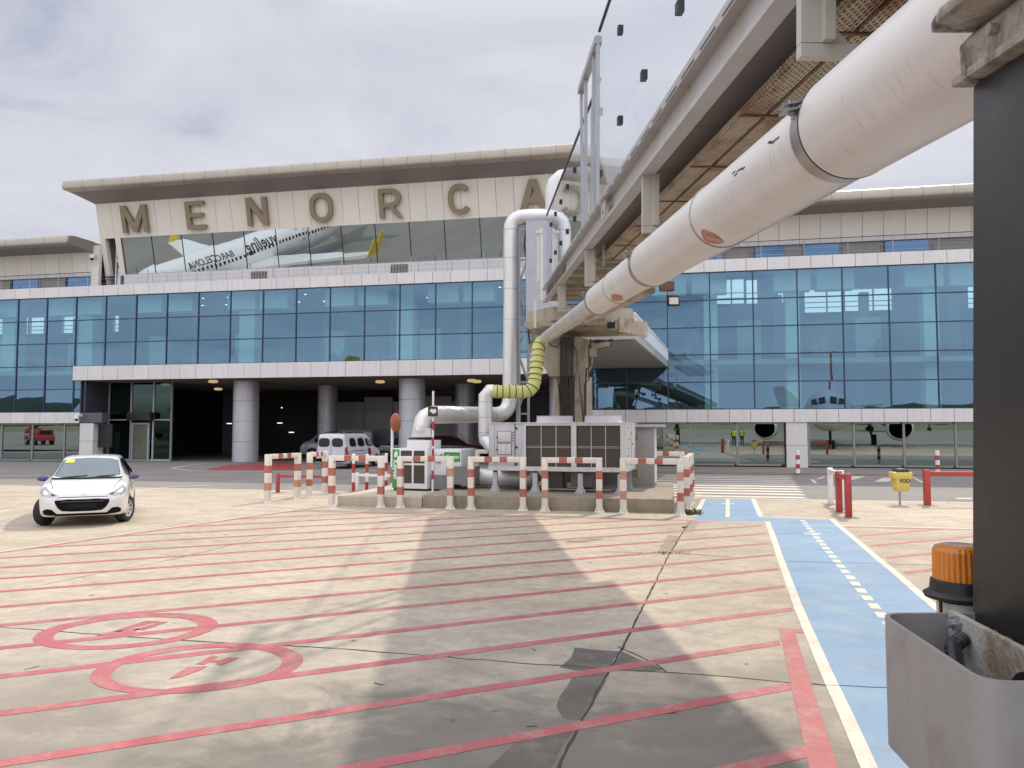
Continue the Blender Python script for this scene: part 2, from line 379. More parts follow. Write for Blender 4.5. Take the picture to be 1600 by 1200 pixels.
# red hatching
hd = Vector((math.cos(R(24.9)), math.sin(R(24.9)))); hn = Vector((-hd.y, hd.x))
pl = [G(1200,815), G(1360,1200)]; pe = (pl[0]-pl[1]).xy.normalized(); pin = Vector((-pe.y, pe.x))      # path edge, inside = left
lb = [G(0,863.5), G(453,799)]; le = (lb[1]-lb[0]).xy.normalized(); lin = Vector((le.y, -le.x))
fb = [G(453,798.5), G(1198,816)]; fe = (fb[1]-fb[0]).xy.normalized(); fin_ = Vector((fe.y, -fe.x))
mb = MB()
pr = [G(1299,811), G(1450,938)]; pre = (pr[0]-pr[1]).xy.normalized(); prin = Vector((pre.y, -pre.x))
rb = [G(1310,823), G(1530,828)]; rbe = (rb[1]-rb[0]).xy.normalized(); rbin = Vector((rbe.y, -rbe.x))
for n in range(-6, 24):
    c = Vector((0, 4.22 + 1.1*n)); a = .066
    q = [c - hd*60 - hn*a, c + hd*60 - hn*a, c + hd*60 + hn*a, c - hd*60 + hn*a]
    p = clip(clip(clip(q, pl[0].xy + pin*.13, pin), lb[0], lin), fb[0], fin_)
    if n < 3: p = clip(p, G(1225,1030).xy, pin) if len(p) > 2 else p
    if len(p) > 2: mb.poly([(*v, .008) for v in p])
    p = clip(clip(q, pr[0].xy + prin*.13, prin), rb[0], rbin)
    if len(p) > 2: mb.poly([(*v, .008) for v in p])
strip(mb, dense([lb[0] - Vector((*le, 0))*14, lb[1]], 1.2, .008), .13, .0085)
strip(mb, dense([fb[0], fb[1]], 1.2, .008), .09, .0085)
strip(mb, dense([rb[0], rb[1]], 1.2, .008), .09, .0085)
pxpoly(mb, [(1217,982),(1258,983),(1261,989),(1242,989),(1310,1200),(1264,1200)], .0092)
a, b = G(1264,1200), G(1310,1200); d = (G(1287,1200) - G(1229,986)).normalized()*3; mb.poly([z_(a,.0092), z_(a+d,.0092), z_(b+d,.0092), z_(b,.0092)])
def ring(cx, cy, hx, hy, off, hx2, hy2, off2):
    N = 72
    def pt(hx, hy, off, t):
        k = math.sqrt(hy*hy - off*off); return z_(G(cx + hx*math.cos(t), cy + off*math.cos(t) + k*math.sin(t)), .0096)
    for i in range(N):
        t0, t1 = 2*math.pi*i/N, 2*math.pi*(i+1)/N
        mb.poly([pt(hx,hy,off,t0), pt(hx,hy,off,t1), pt(hx2,hy2,off2,t1), pt(hx2,hy2,off2,t0)])
ring(196, 986.8, 144.5, 28.8, -12, 113, 22.3, -9.5)
ring(307, 1044.8, 166.4, 40, -14, 134, 32.5, -11)
Z = lambda x, y: (x/3.2, 850 + y/3.2)
for q in ([(480,460),(560,438),(700,424),(640,462)], [(560,438),(625,416),(735,384),(765,394),(660,420),(600,440)], [(735,384),(840,391),(815,399),(765,394)], [(815,399),(715,432),(650,428),(700,420),(790,396)],
          [(845,676),(880,650),(940,616),(1035,612),(1010,630),(900,668)], [(980,601),(1060,558),(1090,564),(1058,582),(1100,584),(1150,566),(1200,570),(1105,608),(1075,602),(1095,592),(1045,592),(1020,606)]):
    pxpoly(mb, [Z(*p) for p in q], .0096)
struct('red_hatching', mb, g_red)
# blue walkway
mb = MB()
far_l, far_r = pl[1] + (pl[1]-pl[0])*.35, pr[0] + (pr[1]-pr[0])*1.9
mb.poly([z_(p, .0065) for p in (G(1198,815), far_l, far_r, G(1299,811.5), G(1190,808), G(1084,808.5), G(1092,815))])
pxpoly(mb, [(1084,808.5),(1190,808),(1177,780.5),(1101,780.5)], .0065)
struct('blue_path', mb, g_blue)
mb = MB()
strip(mb, dense([G(1199,815), G(1245,943), G(1358,1200), far_l], .8, .006), .105, .011)
strip(mb, dense([G(1299,811.5), far_r], .8, .006), .105, .011)
strip(mb, dense([G(1088,814.5), G(1199,816)], .8, .006), .09, .0115)
strip(mb, dense([G(1100,780), G(1085,807)], .8, .006), .12, .011)
strip(mb, dense([G(1177,780), G(1189,807.5)], .8, .006), .12, .011)
strip(mb, dense([G(1190,808.5), G(1299,811.5)], .8, .006), .07, .011)
strip(mb, [G(1137,780), G(1137,808)], .10, .0112); strip(mb, [G(1128,787), G(1147,787)], .18, .0118)
d0, d1 = G(1254,813), G(1374,957); dl = (d1-d0).length; k = int(dl/.43)
for i in range(-2, k+9):
    if i < 0: continue
    p = d0.lerp(d1, i/k); q = d0.lerp(d1, (i+.62)/k); strip(mb, [p, q], .115, .0112)
strip(mb, [G(1256,834), G(1284,834)], .17, .0118)
strip(mb, dense([G(212,790), G(330,793), G(453,797.3)], 1, .01), .12, .010); strip(mb, dense([lb[0] - Vector((*le,0))*14 + Vector((0,.2,0)), lb[1] + Vector((0,.2,0))], 1.5, .02), .10, .0075)
strip(mb, dense([G(-120,815), G(0,799), G(60,791)], 1, .01), .14, .010); strip(mb, dense([G(-60,785), G(16,784), G(53,784)], 1, .01), .12, .010)
strip(mb, dense([G(200,770), G(262,761), G(330,758)], 1, .01), .12, .010)
strip(mb, dense([rb[0] + Vector((0,.18,0)), rb[1] + Vector((0,.18,0))], 1.5, .01), .12, .0095)
for i in range(10):
    v = -6.3 - 1.12*i; ur = loc(G(1234,745.5)).x + (loc(G(1261,780)).x - loc(G(1234,745.5)).x) * i/9
    mb.poly([W(ur-5.2, v-.26, .010), W(ur+.1, v-.26, .010), W(ur, v+.26, .010), W(ur-5.2, v+.26, .010)])
Z7 = lambda x, y: (1280 + x/6.4, 640 + y/6.4)
for q in ([(165,715),(330,668),(465,668),(265,722)], [(545,722),(640,684),(770,678),(690,722)], [(915,672),(940,672),(1062,735),(1040,741)], [(1365,884),(1530,884),(1530,893),(1380,893)], [(-90,700),(-55,700),(-20,735),(-50,738)], [(-40,700),(40,668),(60,668),(30,690)]):
    pxpoly(mb, [Z7(*p) for p in q], .0105)
for i in range(-40, 40, 4):
    mb.poly([W(i, -17.12, .0102), W(i+3.97, -17.12, .0102), W(i+3.97, -16.94, .0102), W(i, -16.94, .0102)])
strip(mb, dense([G(-60,744), G(205,742)], 2, .02), .14, .010)
strip(mb, dense([G(268,732), G(300,735.5), G(470,737), G(600,735)], 1.5, .01), .14, .010); strip(mb, dense([G(268,732), G(300,726), G(355,721)], 1.5, .01), .12, .010)
struct('white_markings', mb, g_white)
mb = MB(); pxpoly(mb, [(316,735),(362,726),(420,722.5),(470,722.5),(470,735)], .0092); struct('red_floor_marking', mb, g_redf)
# repairs, joints and cracks in the slabs
def blob(pts, amp=.035):
    P = [G(*p) for p in pts]; return dense(P + [P[0]], .22, amp)[:-1]
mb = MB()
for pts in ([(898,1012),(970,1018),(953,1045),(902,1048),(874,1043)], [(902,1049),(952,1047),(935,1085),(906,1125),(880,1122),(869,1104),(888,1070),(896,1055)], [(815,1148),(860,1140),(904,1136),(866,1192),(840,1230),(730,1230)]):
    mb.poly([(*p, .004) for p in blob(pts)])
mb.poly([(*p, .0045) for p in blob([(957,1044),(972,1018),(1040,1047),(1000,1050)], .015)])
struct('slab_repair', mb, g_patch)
mb = MB()
for pts in ([(1043,836),(1064,838),(1051,864),(1026,864)], [(1075,813),(1091,815),(1083,832),(1067,831)], [(1056,858),(1082,858),(1078,867),(1054,865)]):
    mb.poly([(*p, .004) for p in blob(pts, .02)])
e = loc(G(1046,803)); mb.poly([W(8.5,-21.9,.0042), W(9.3,-21.9,.0042), W(9.3,-15.2,.0042), W(8.5,-15.2,.0042)])
struct('old_slab_repair', mb, g_patch2)
mb = MB()
strip(mb, dense([G(1080,815), G(1071,825), G(1045,867), G(970,1018), G(952,1046), G(900,1144), G(858,1230)], .12, .006), .022, .0055, .45)
strip(mb, dense([G(-60,977), G(0,980), G(270,1000), G(420,1008), G(520,1013)], .2, .016), .022, .0055, .6)
strip(mb, dense([G(520,1013), G(660,1024), G(952,1046), G(1050,1051), G(1225,1066), G(1372,1078)], .2, .016), .02, .0055, .6)
strip(mb, dense([G(965,1010), G(1020,1035), G(1042,1051)], .1, .01), .018, .0055, .5)
strip(mb, dense([G(60,915), G(280,872), G(360,852), G(420,838)], .3, .03), .015, .0055, .6)
strip(mb, dense([G(940,862), G(1080,866), G(1140,870)], .3, .03), .02, .0055, .6)
for k in range(5):
    p = G(random.uniform(0, 1300), random.uniform(870, 1190)); a = random.uniform(0, 6.28); d = Vector((math.cos(a), math.sin(a), 0))*random.uniform(.02, .07)
    strip(mb, [p-d, p, p+d], random.uniform(.008, .016), .0058, .7)
for a_, b_ in ((G(1213,835),G(1254,833)),(G(1232,877.5),G(1455,883)),(G(1290,1071),G(1560,1082))): strip(mb, dense([a_, b_], .15, .012), .014, .013, .6)
p = G(1041,1111); mb.poly([(p.x+.085*math.cos(t*.5236)*(1+.2*math.sin(t*2)), p.y+.06*math.sin(t*.5236), .006) for t in range(12)])
struct('slab_joints', mb, g_crack)
# ---------------------------------------------------------------- terminal
TB = fthing('terminal_building', 'long airport terminal with blue glass front, cream cladding and overhanging beige roofs', 'building', 0, 0)
UL = [-31.64 + 2.1*k for k in range(-12, 15)]; UR = [8.31 + 2.155*k for k in range(-4, 24)]
UM = UL + UR
CORN, BLK = -27.47, 4.0
def band(u0, u1, z0, z1, v0=-.12, v1=.02, pitch=1.05, gap=.022, off=0.0):
    mb = MB(); u = u0 + off
    if off: mb.box(u0, u-gap, v0, v1, z0, z1)
    while u < u1 - .05:
        e = min(u + pitch, u1); j = random.uniform(-.004, .004); mb.box(u+gap/2, e-gap/2, v0+j, v1, z0, z1); u = e
    return mb
for nm, a in (('parapet_band', (-57, 58, 10.16, 10.79)), ('first_floor_band', (CORN, BLK, 4.99, 5.85)), ('ground_floor_band', (-57, -26.9, 2.37, 3.02)), ('ground_floor_band', (BLK, 58, 2.37, 3.02))):
    part(nm, band(*a), m_band, TB, None, bevel=0)
mb = MB(); mb.box(-57, 58, .03, .3, 10.10, 10.76); mb.box(CORN, BLK, .03, .3, 5.0, 5.83); mb.box(-57, -26.95, .03, .3, 2.39, 3.0); mb.box(BLK+.02, 58, .03, .3, 2.39, 3.0)
mb.box(CORN+.1, BLK-.05, .02, .25, 4.96, 4.99)
part('band_backing', mb, m_joint, TB)
def bay(u0, u1, rows, v=0.0, mat=m_blueglass, fw=.06, fmat=m_mull, name='curtain_window', left=True, right=False, dep=.05, tilt=None):
    mb = MB(tilt)
    for z0, z1 in zip(rows, rows[1:]):
        j = [random.uniform(-.006, .006) for _ in range(3)]
        mb.add([(u0, v+j[0], z0), (u1, v+j[1], z0), (u1, v+j[1]+j[2], z1), (u0, v+j[0]+j[2], z1)], [(0,1,2,3)])
    w_ = part(name, mb, mat, TB); fb = MB(tilt)
    if left: fb.box(u0-fw/2, u0+fw/2, v-dep, v+.06, rows[0], rows[-1])
    if right: fb.box(u1-fw/2, u1+fw/2, v-dep, v+.06, rows[0], rows[-1])
    for z in rows: fb.box(u0+fw/2+.001, u1-fw/2-.001, v-dep+.006, v+.055, z-fw*.45, z+fw*.45)
    o = part('mullion', fb, fmat, w_); return w_
for a, b in zip(UM, UM[1:]):
    if b - a < .3: continue
    rows = [5.86, 7.28, 8.70, 10.15]
    if b <= CORN + .2 or a >= BLK - .2: rows = [3.03, 4.44] + rows
    bay(a, b, rows)
bay(CORN, -26.92, [3.03, 4.42, 4.98], right=True)
# interior behind the glass
mb = MB(); mb.box(-57, 58, .2, 15.9, 5.35, 5.62); mb.box(-57, CORN, .2, 15.9, 2.5, 2.9); mb.box(BLK, 58, .2, 15.9, 2.5, 2.9); part('interior_floor', mb, m_infloor, TB)
mb = MB(); mb.box(-57, -27.6, .2, 2.32, 10.3, 10.7); mb.box(-27.6, 3.7, .2, 17, 10.3, 10.7); mb.box(3.7, 58, .2, 2.32, 10.3, 10.7); part('terrace_roof', mb, m_inwall, TB)
holes = []
for x0, y0, x1, y1 in [(-40,497,17,522), (22,497,27,522), (36,496,43,522), (46,496,68,521), (97,494,118,520), (128,493,131,520), (177,493,185,518), (1113,437,1163,474), (1166,437,1184,474), (1216,457,1226,472), (1257,453,1316,487), (1320,452,1395,484), (1512,447,1560,480)]:
    a = FL(x0, y0, 16); b = FL(x1, y1, 16); holes.append((a.x, b.x, b.z, a.z))
mb = MB(); mb.wall(-57, 58, 0, 13.5, 16, 16.3, holes); part('rear_wall', mb, m_inwall, TB)
mb = MB()
for h in holes:
    for k in (1, 2): mb.box(h[0], h[1], 16.05, 16.12, h[2]+(h[3]-h[2])*k*.22-.03, h[2]+(h[3]-h[2])*k*.22+.03)
    if h[1]-h[0] > 2: mb.box((h[0]*.4+h[1]*.6)-.05, (h[0]*.4+h[1]*.6)+.05, 16.04, 16.14, h[2], h[3])
part('rear_window_bars', mb, m_frame, TB)
mb = MB()
for x in (140, 390, 635, 20): p = FL(x, 500, 1.6); mb.box(p.x-.5, p.x+.5, 1.3, 2.2, 5.63, 10.29)
for x in (1237, 1452, 1110): p = FL(x, 500, 1.6); mb.box(p.x-.35, p.x+.35, 1.3, 2.0, 2.91, 10.29)
for k in range(-12, 12): mb.box(k*5-.25, k*5+.25, 8.6, 9.1, 5.63, 10.29)
part('interior_column', mb, m_incol, TB)
mb = MB()
for k in range(-26, 27): mb.box(k*2.1-.9, k*2.1+.9, .9, 1.6, 9.2, 10.29) if k % 3 else mb.box(k*2.1-.4, k*2.1+.9, 4.4, 5.0, 5.63, 8.2)
part('ceiling_bulkhead', mb, m_incol, TB)
m_people = M('seated_travellers', (.16,.09,.10), .8, 0, .6, 1.5)
mb = MB()
for k in range(90):
    u = random.uniform(-40, 3) if k < 55 else random.uniform(9, 30); v = random.uniform(2.4, 7); h = random.uniform(.8, 1.7); z = 5.63
    mb.lathe([(.05,0),(.22,.1),(.26,h*.55),(.2,h*.8),(.09,h*.85),(.12,h*.93),(.02,h)], 8, (u, v, z))
part('waiting_crowd', mb, m_people, TB, smooth=60)['kind'] = 'stuff'
m_spot = emit_mat('ceiling_spot', (1, .93, .82), 2.2)
mb = MB()
for k in range(34):
    u = -24 + (k % 17)*1.75; v = 2.6 + (k//17)*2.6; mb.lathe([(0,0),(.07,0),(.07,.02)], 8, (u, v, 10.26))
part('ceiling_spotlights', mb, m_spot, TB)
# central hall: wall and windows lean out
TILT = Matrix.Translation((0, 1.6, 16.5)) @ Matrix.Rotation(R(14), 4, 'X')
cu0, cu1 = -27.7, 3.7
mb = band(cu0, cu1, -2.2, -.0, 0, .08, 1.055, .022); mb2 = MB(TILT).add(mb.v, mb.f); part('hall_cladding', mb2, m_clad, TB)
mb = MB(TILT); mb.box(cu0+.02, cu1, .085, .3, -2.2, .05); part('hall_cladding_backing', mb, m_joint, TB)
us = [-26.2 + 2.165*k for k in range(15)]
for a, b in zip(us, us[1:]):
    if a > 3: break
    bay(a, min(b, cu1), [-4.64, -2.21], v=.06, mat=m_tiltglass, fmat=m_black, fw=.05, name='tilted_window', tilt=TILT, dep=.02)
mb = MB(TILT); mb.box(-26.62, -26.23, -.02, .3, -4.66, -2.21); mb.box(-27.7, -27.35, -.03, .3, -4.66, -2.21); mb.box(cu0, cu1, -.012, .1, -2.25, -2.2)
part('hall_pilaster', mb, m_clad, TB)
mb = band(-26.3, cu1, 10.8, 12.02, 2.66, 2.72, 1.055); part('hall_low_wall', mb, m_band, TB)
mb = MB(); mb.box(-26.6, cu1, 2.73, 2.9, 10.72, 12.05); mb.box(-27.3, -26.6, 3.3, 3.4, 10.72, 14.4); part('low_wall_backing', mb, m_joint, TB)
dr = part('terrace_door', MB().box(-27.05, -26.62, 2.95, 2.97, 10.75, 14.3), m_tiltglass, TB)
fb = MB(); fb.box(-27.12, -27.05, 2.86, 3.0, 10.72, 14.35); fb.box(-26.66, -26.6, 2.86, 3.0, 10.72, 14.35); fb.box(-27.05, -26.66, 2.87, 2.99, 12.95, 13.1); fb.box(-27.05, -26.66, 2.87, 2.99, 14.25, 14.35); part('door_frame', fb, m_white, dr)
for x0, y0, x1, y1 in [(393,424.5,417,437.5), (611,413.5,637,428.5)]:
    a, b = FL(x0, y0, 2.66), FL(x1, y1, 2.66)
    vt = part('vent', MB().box(a.x, b.x, 2.60, 2.655, b.z, a.z), m_frame, TB)
    sl_ = MB()
    for k in range(6): t = a.x + .05 + (b.x-a.x-.1)*k/5; sl_.box(t-.03, t+.03, 2.575, 2.598, b.z+.05, a.z-.05)
    part('vent_slats', sl_, M('vent_brown', (.13,.10,.09), .6), vt)
mb = MB(); mb.add([(cu0, 1.6, 16.5), (cu0, 3.0, 10.75), (cu0, 18, 10.75), (cu0, 18, 16.6)], [(0,1,2,3)]); mb.add([(cu1, 1.6, 16.5), (cu1, 3.0, 10.75), (cu1, 18, 10.75), (cu1, 18, 16.6)], [(3,2,1,0)])
mb.box(cu0+.1, cu1-.1, 17.5, 18, 10.7, 16.6); part('hall_end_wall', mb, m_clad, TB)
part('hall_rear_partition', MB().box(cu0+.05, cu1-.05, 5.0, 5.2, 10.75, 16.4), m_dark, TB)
def roof(u0, u1, loops, vb, nm, endL=True, endR=True, seam=1.42):
    """loops: (overhang inset, z); first pair = soffit, the rest = rounded fascia"""
    def loop(i, z):
        a = u0 + (i*.66 if endL else 0); b = u1 - (i*.66 if endR else 0); return [(a, i, z), (b, i, z), (b, vb, z), (a, vb, z)]
    mb = MB(); L = [loop(*x) for x in loops[:2]]
    mb.add(L[0]+L[1], [(i, (i+1)%4, (i+1)%4+4, i+4) for i in range(4)] + [(0,3,2,1)]); part('soffit', mb, m_soffit, TB)
    mb = MB(); L = [loop(*x) for x in loops[1:]]; vs = sum(L, []); fs = []
    for k in range(len(L)-1): fs += [(4*k+i, 4*k+(i+1)%4, 4*k+4+(i+1)%4, 4*k+4+i) for i in range(4)]
    n = 4*(len(L)-1); fs.append((n, n+1, n+2, n+3)); mb.add(vs, fs); f = part(nm, mb, m_fascia, TB, smooth=50)
    mb = MB(); prof = [(i-.004, z) for i, z in loops[1:-1]]; u = u0 + seam
    prof = [(v, z + (.004 if z > loops[4][1] else -.004)) for v, z in prof]
    while u < u1 - .4: mb.prism([(u, v, z) for v, z in prof], (.016, 0, 0)); u += seam
    part('fascia_seam', mb, m_joint, f)
roof(-28.8, 4.75, [(1.62,16.46),(.42,16.92),(.10,16.98),(.02,17.05),(0,17.12),(.03,17.46),(.10,17.56),(.35,17.61),(4,17.75)], 19, 'hall_roof')
def wing(u0, u1, sgn):
    roof(u0, u1, [(2.0,13.46),(.42,13.52),(.12,13.54),(.02,13.60),(0,13.68),(.03,13.98),(.12,14.09),(.40,14.13),(4,14.2)], 17, 'wing_roof', False, False)
    TW = Matrix.Translation((0, 2.0, 13.5)) @ Matrix.Rotation(R(8.6), 4, 'X')
    b0 = band(u0, u1, -1.32, 0, 0, .07, 1.05, .022); part('wing_cladding', MB(TW).add(b0.v, b0.f), m_clad, TB)
    part('wing_backing', MB(TW).box(u0, u1, .075, .25, -1.32, .0), m_joint, TB)
    part('wing_white_strip', band(u0, u1, 11.93, 12.16, 2.2, 2.26, 1.05), m_band, TB)
    mb = MB(); mb.box(u0, u1, 2.33, 2.5, 10.7, 12.18); part('wing_window_surround', mb, m_frame, TB)
if True:
    wing(-57, -28.3, -1); wing(3.75, 58, 1)
mb = MB(); mb.prism([(-28.29, v, z) for v, z in [(.5,13.52),(.16,13.54),(.04,13.63),(0,13.8),(.05,13.98),(.18,14.08),(.45,14.13),(2.2,14.16),(2.2,13.45)]], (.12,0,0)); part('wing_roof_end', mb, m_soffit, TB)
mb = MB(); mb.box(-28.28, -27.72, 2.1, 2.35, 10.75, 13.9); part('wing_corner_panel', mb, m_clad, TB)
def wwin(u0, u1, kind):
    if kind == 'b':
        p = part('wing_window', MB().box(u0+.06, u1-.06, 2.30, 2.322, 10.78, 11.88), m_winblue, TB); fb = MB()
        fb.box(u0+.01, u0+.06, 2.25, 2.325, 10.75, 11.91); part('mullion', fb, m_mull, p)
    else:
        p = part('blind_window', MB().box(u0+.16, u1-.16, 2.31, 2.322, 10.78, 11.74), m_winbeige, TB); fb = MB()
        fb.box(u0+.08, u0+.15, 2.27, 2.325, 10.78, 11.82); fb.box(u1-.15, u1-.08, 2.27, 2.325, 10.78, 11.82); fb.box(u0+.15, u1-.15, 2.272, 2.325, 11.75, 11.82); part('frame', fb, m_frame, p)
edges = [FL(x, 450, 2.3).x for x in (60, 104)]
a = FL(104, 440, 2.3).x; b = FL(144, 440, 2.3).x; wwin(a, b, 'b'); pt = 2.12
for k in range(1, 11): wwin(a - pt*k, a - pt*(k-1), 'w' if k % 2 else 'b')
xs = [1077,1131.5,1176.5,1228,1255,1311,1381,1452,1530]
ks = ['w','b','w','b',None,'b','w','b','w']
for (x0, x1), k in zip([(1130,1176),(1178,1228),(1255,1312),(1313,1381),(1381,1453),(1455,1530)], ['w','b','b','w','b','w']):
    wwin(FL(x0,395,2.3).x, FL(x1,395,2.3).x, k)
u = FL(1530,395,2.3).x
for k in range(14): wwin(u+pt*k, u+pt*(k+1), 'b' if k % 2 == 0 else 'w')
u = FL(1130,395,2.3).x
for k in range(6):
    if u - pt*(k+1) > 4.2: wwin(u-pt*(k+1), u-pt*k, 'b' if k % 2 == 0 else 'w')
# undercroft
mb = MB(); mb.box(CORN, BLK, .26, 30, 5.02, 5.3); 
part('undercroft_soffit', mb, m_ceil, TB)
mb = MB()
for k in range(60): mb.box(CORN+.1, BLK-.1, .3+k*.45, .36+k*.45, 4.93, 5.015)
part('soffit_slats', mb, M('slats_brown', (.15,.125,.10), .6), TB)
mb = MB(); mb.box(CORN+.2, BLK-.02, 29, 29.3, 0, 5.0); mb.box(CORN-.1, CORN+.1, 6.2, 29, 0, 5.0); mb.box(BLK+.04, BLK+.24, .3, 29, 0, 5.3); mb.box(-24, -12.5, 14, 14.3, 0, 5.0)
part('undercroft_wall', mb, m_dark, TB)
for x, v, r in ((383.5, 2.2, .77), (643.5, 2.2, .77), (511, 8, .66), (727, 8, .66), (880, 2.2, .77)):
    p = FL(x, 700, v); mb = MB()
    for k in range(4): mb.lathe([(r-.012, .0), (r, .012), (r, 1.218), (r-.012, 1.23)], 36, (p.x, v, .01+k*1.24))
    part('column', mb, m_conc, TB, smooth=40)
    part('column_core', MB().lathe([(r-.02,0),(r-.02,5.0)], 28, (p.x, v, 0)), m_joint, TB, smooth=40)
mb = MB(); v = 11.5
a, b = FL(525, 626, v), FL(752, 626, v)
n = 5
for i in range(n):
    u0 = a.x + (b.x-a.x)*i/n; u1 = a.x + (b.x-a.x)*(i+1)/n
    for z0, z1 in ((.05,1.9),(1.93,3.35),(3.38,4.3)): mb.box(u0+.02, u1-.02, v, v+.1, z0, z1 - (.35 if i % 2 == 0 and z1 > 4 else 0))
part('undercroft_panels', mb, m_inpan, TB)
m_lamp = emit_mat('warm_lamp', (1,.72,.35), .55); m_tubel = emit_mat('white_lamp', (1,.97,.9), 1.6)
for x, y in ((216,596),(333,595),(341,607),(560,590),(718,589),(745,595)):
    r_ = ray(x, y); P = CAM + r_*((4.9-CAMH)/r_.z); q = loc(P)
    if q.y > 26 or q.y < .5: q.y = 3 if y < 600 else 9
    l = part('ceiling_lamp', MB().lathe([(.03,0),(.25,.03),(.3,.1),(.2,.2)], 16, (q.x, q.y, 4.76)), m_lamp, TB, smooth=50)
for x, y, v in ((437,661,13.4),(455,675.5,13.4),(358,661.8,12),(440,637,13.4)):
    p = FL(x, y, v); part('wall_lamp', MB().box(p.x-(.2 if y != 637 else .05), p.x+(.2 if y != 637 else .05), v, v+.05, p.z-.03, p.z+.03), m_tubel, TB)
# lobby under the hall, left of the gateway
m_lobby = glass_mat('lobby_glass', (.035,.055,.05), (.13,.19,.17), .0, .03)
v = 2.15; xs = [170, 205, 240, 268]; ux = [FL(x, 660, v).x for x in xs]
for a, b in zip(ux, ux[1:]):
    door = abs(a - ux[1]) < .01
    l = part('lobby_window', MB().add([(a,v,.1),(b,v,.1),(b,v,4.95),(a,v,4.95)], [(0,1,2,3)]), m_lobby, TB)
    fb = MB(); fb.box(a-.05, a+.05, v-.06, v+.06, 0, 4.98); fb.box(a+.05, b-.05, v-.05, v+.05, 2.55, 2.62); fb.box(a+.05, b-.05, v-.05, v+.05, 0, .12); part('frame', fb, m_greyp, l)
fb = MB(); fb.box(ux[3]-.05, ux[3]+.05, v-.06, v+.06, 0, 4.98); part('lobby_end_post', fb, m_frame, TB)
a, b = ux[1]+.15, ux[2]-.2
d = part('lobby_door', MB().box(a+.12, b-.12, v-.12, v-.10, .15, 2.25), M('door_glass', (.16,.18,.13), .25), TB)
fb = MB(); fb.box(a, a+.1, v-.16, v-.06, 0, 2.4); fb.box(b-.1, b, v-.16, v-.06, 0, 2.4); fb.box(a+.1, b-.1, v-.16, v-.06, 2.28, 2.4); part('door_frame', fb, m_greyp, d)
part('door_sign_box', MB().box(a-.1, b+.3, v-.5, v-.1, 2.55, 3.05), m_black, TB)
mb = MB(); mb.box(-26.85, -26.7, .1, 2.2, 3.05, 4.95); mb.box(-26.85, ux[0]-.06, 2.1, 2.2, 0, 4.95); part('lobby_return_panel', mb, M('slate_panel', (.06,.06,.075), .4), TB)
part('corner_fascia', MB().box(-26.9, -25.35, -.1, .5, 2.4, 3.0), M('slate_fascia', (.10,.10,.12), .4), TB)
a, b = FL(125.5, 690), FL(146.5, 690)
mb = MB(); mb.box(a.x, b.x, -.08, .8, .02, 1.27); mb.box(a.x, b.x, -.08, .8, 1.29, 2.36); part('corner_pier', mb, m_band, TB)
part('pier_access_panel', MB().box(b.x+.05, b.x+1.0, .3, .4, .9, 2.3), m_black, TB)
# storefronts
def shop(xs, base):
    us = [FL(x, 690).x for x in xs]
    for a, b in zip(us, us[1:]):
        l = part('storefront_window', MB().add([(a,.06,base),(b,.06,base+.0),(b,.05,2.36),(a,.05,2.36)], [(0,1,2,3)]), m_shopglass, TB)
        fb = MB(); fb.box(a-.05, a+.05, .0, .12, base-.05, 2.36); fb.box(b-.05, b+.05-.102, .0, .121, base-.05, 2.359); fb.box(a+.05, b-.152, .0, .12, base-.06, base+.03); fb.box(a+.05, b-.152, .0, .12, 2.28, 2.36); part('frame', fb, m_frame, l)
shop([917.5, 994, 1079, 1152, 1225.5], .22); shop([1264, 1334.7, 1412.8, 1494, 1575, 1660, 1745], .22); shop([-145, -95, -46, 2, 50, 100, 124], .10)
a, b = FL(1228.5, 690), FL(1261.5, 690)
mb = MB(); mb.box(a.x, b.x, -.06, .8, .1, 1.2); mb.box(a.x, b.x, -.06, .8, 1.215, 2.36); part('storefront_pier', mb, m_band, TB)
part('storefront_rear_wall', MB().box(BLK, 58, 5.0, 5.2, .1, 2.4), m_inwall, TB); part('storefront_rear_wall', MB().box(-57, -27, 5.0, 5.2, 0, 2.4), m_inwall, TB)
part('block_end_wall', MB().box(BLK-.02, BLK+.035, .1, 8, .1, 5.84), m_mull, TB)
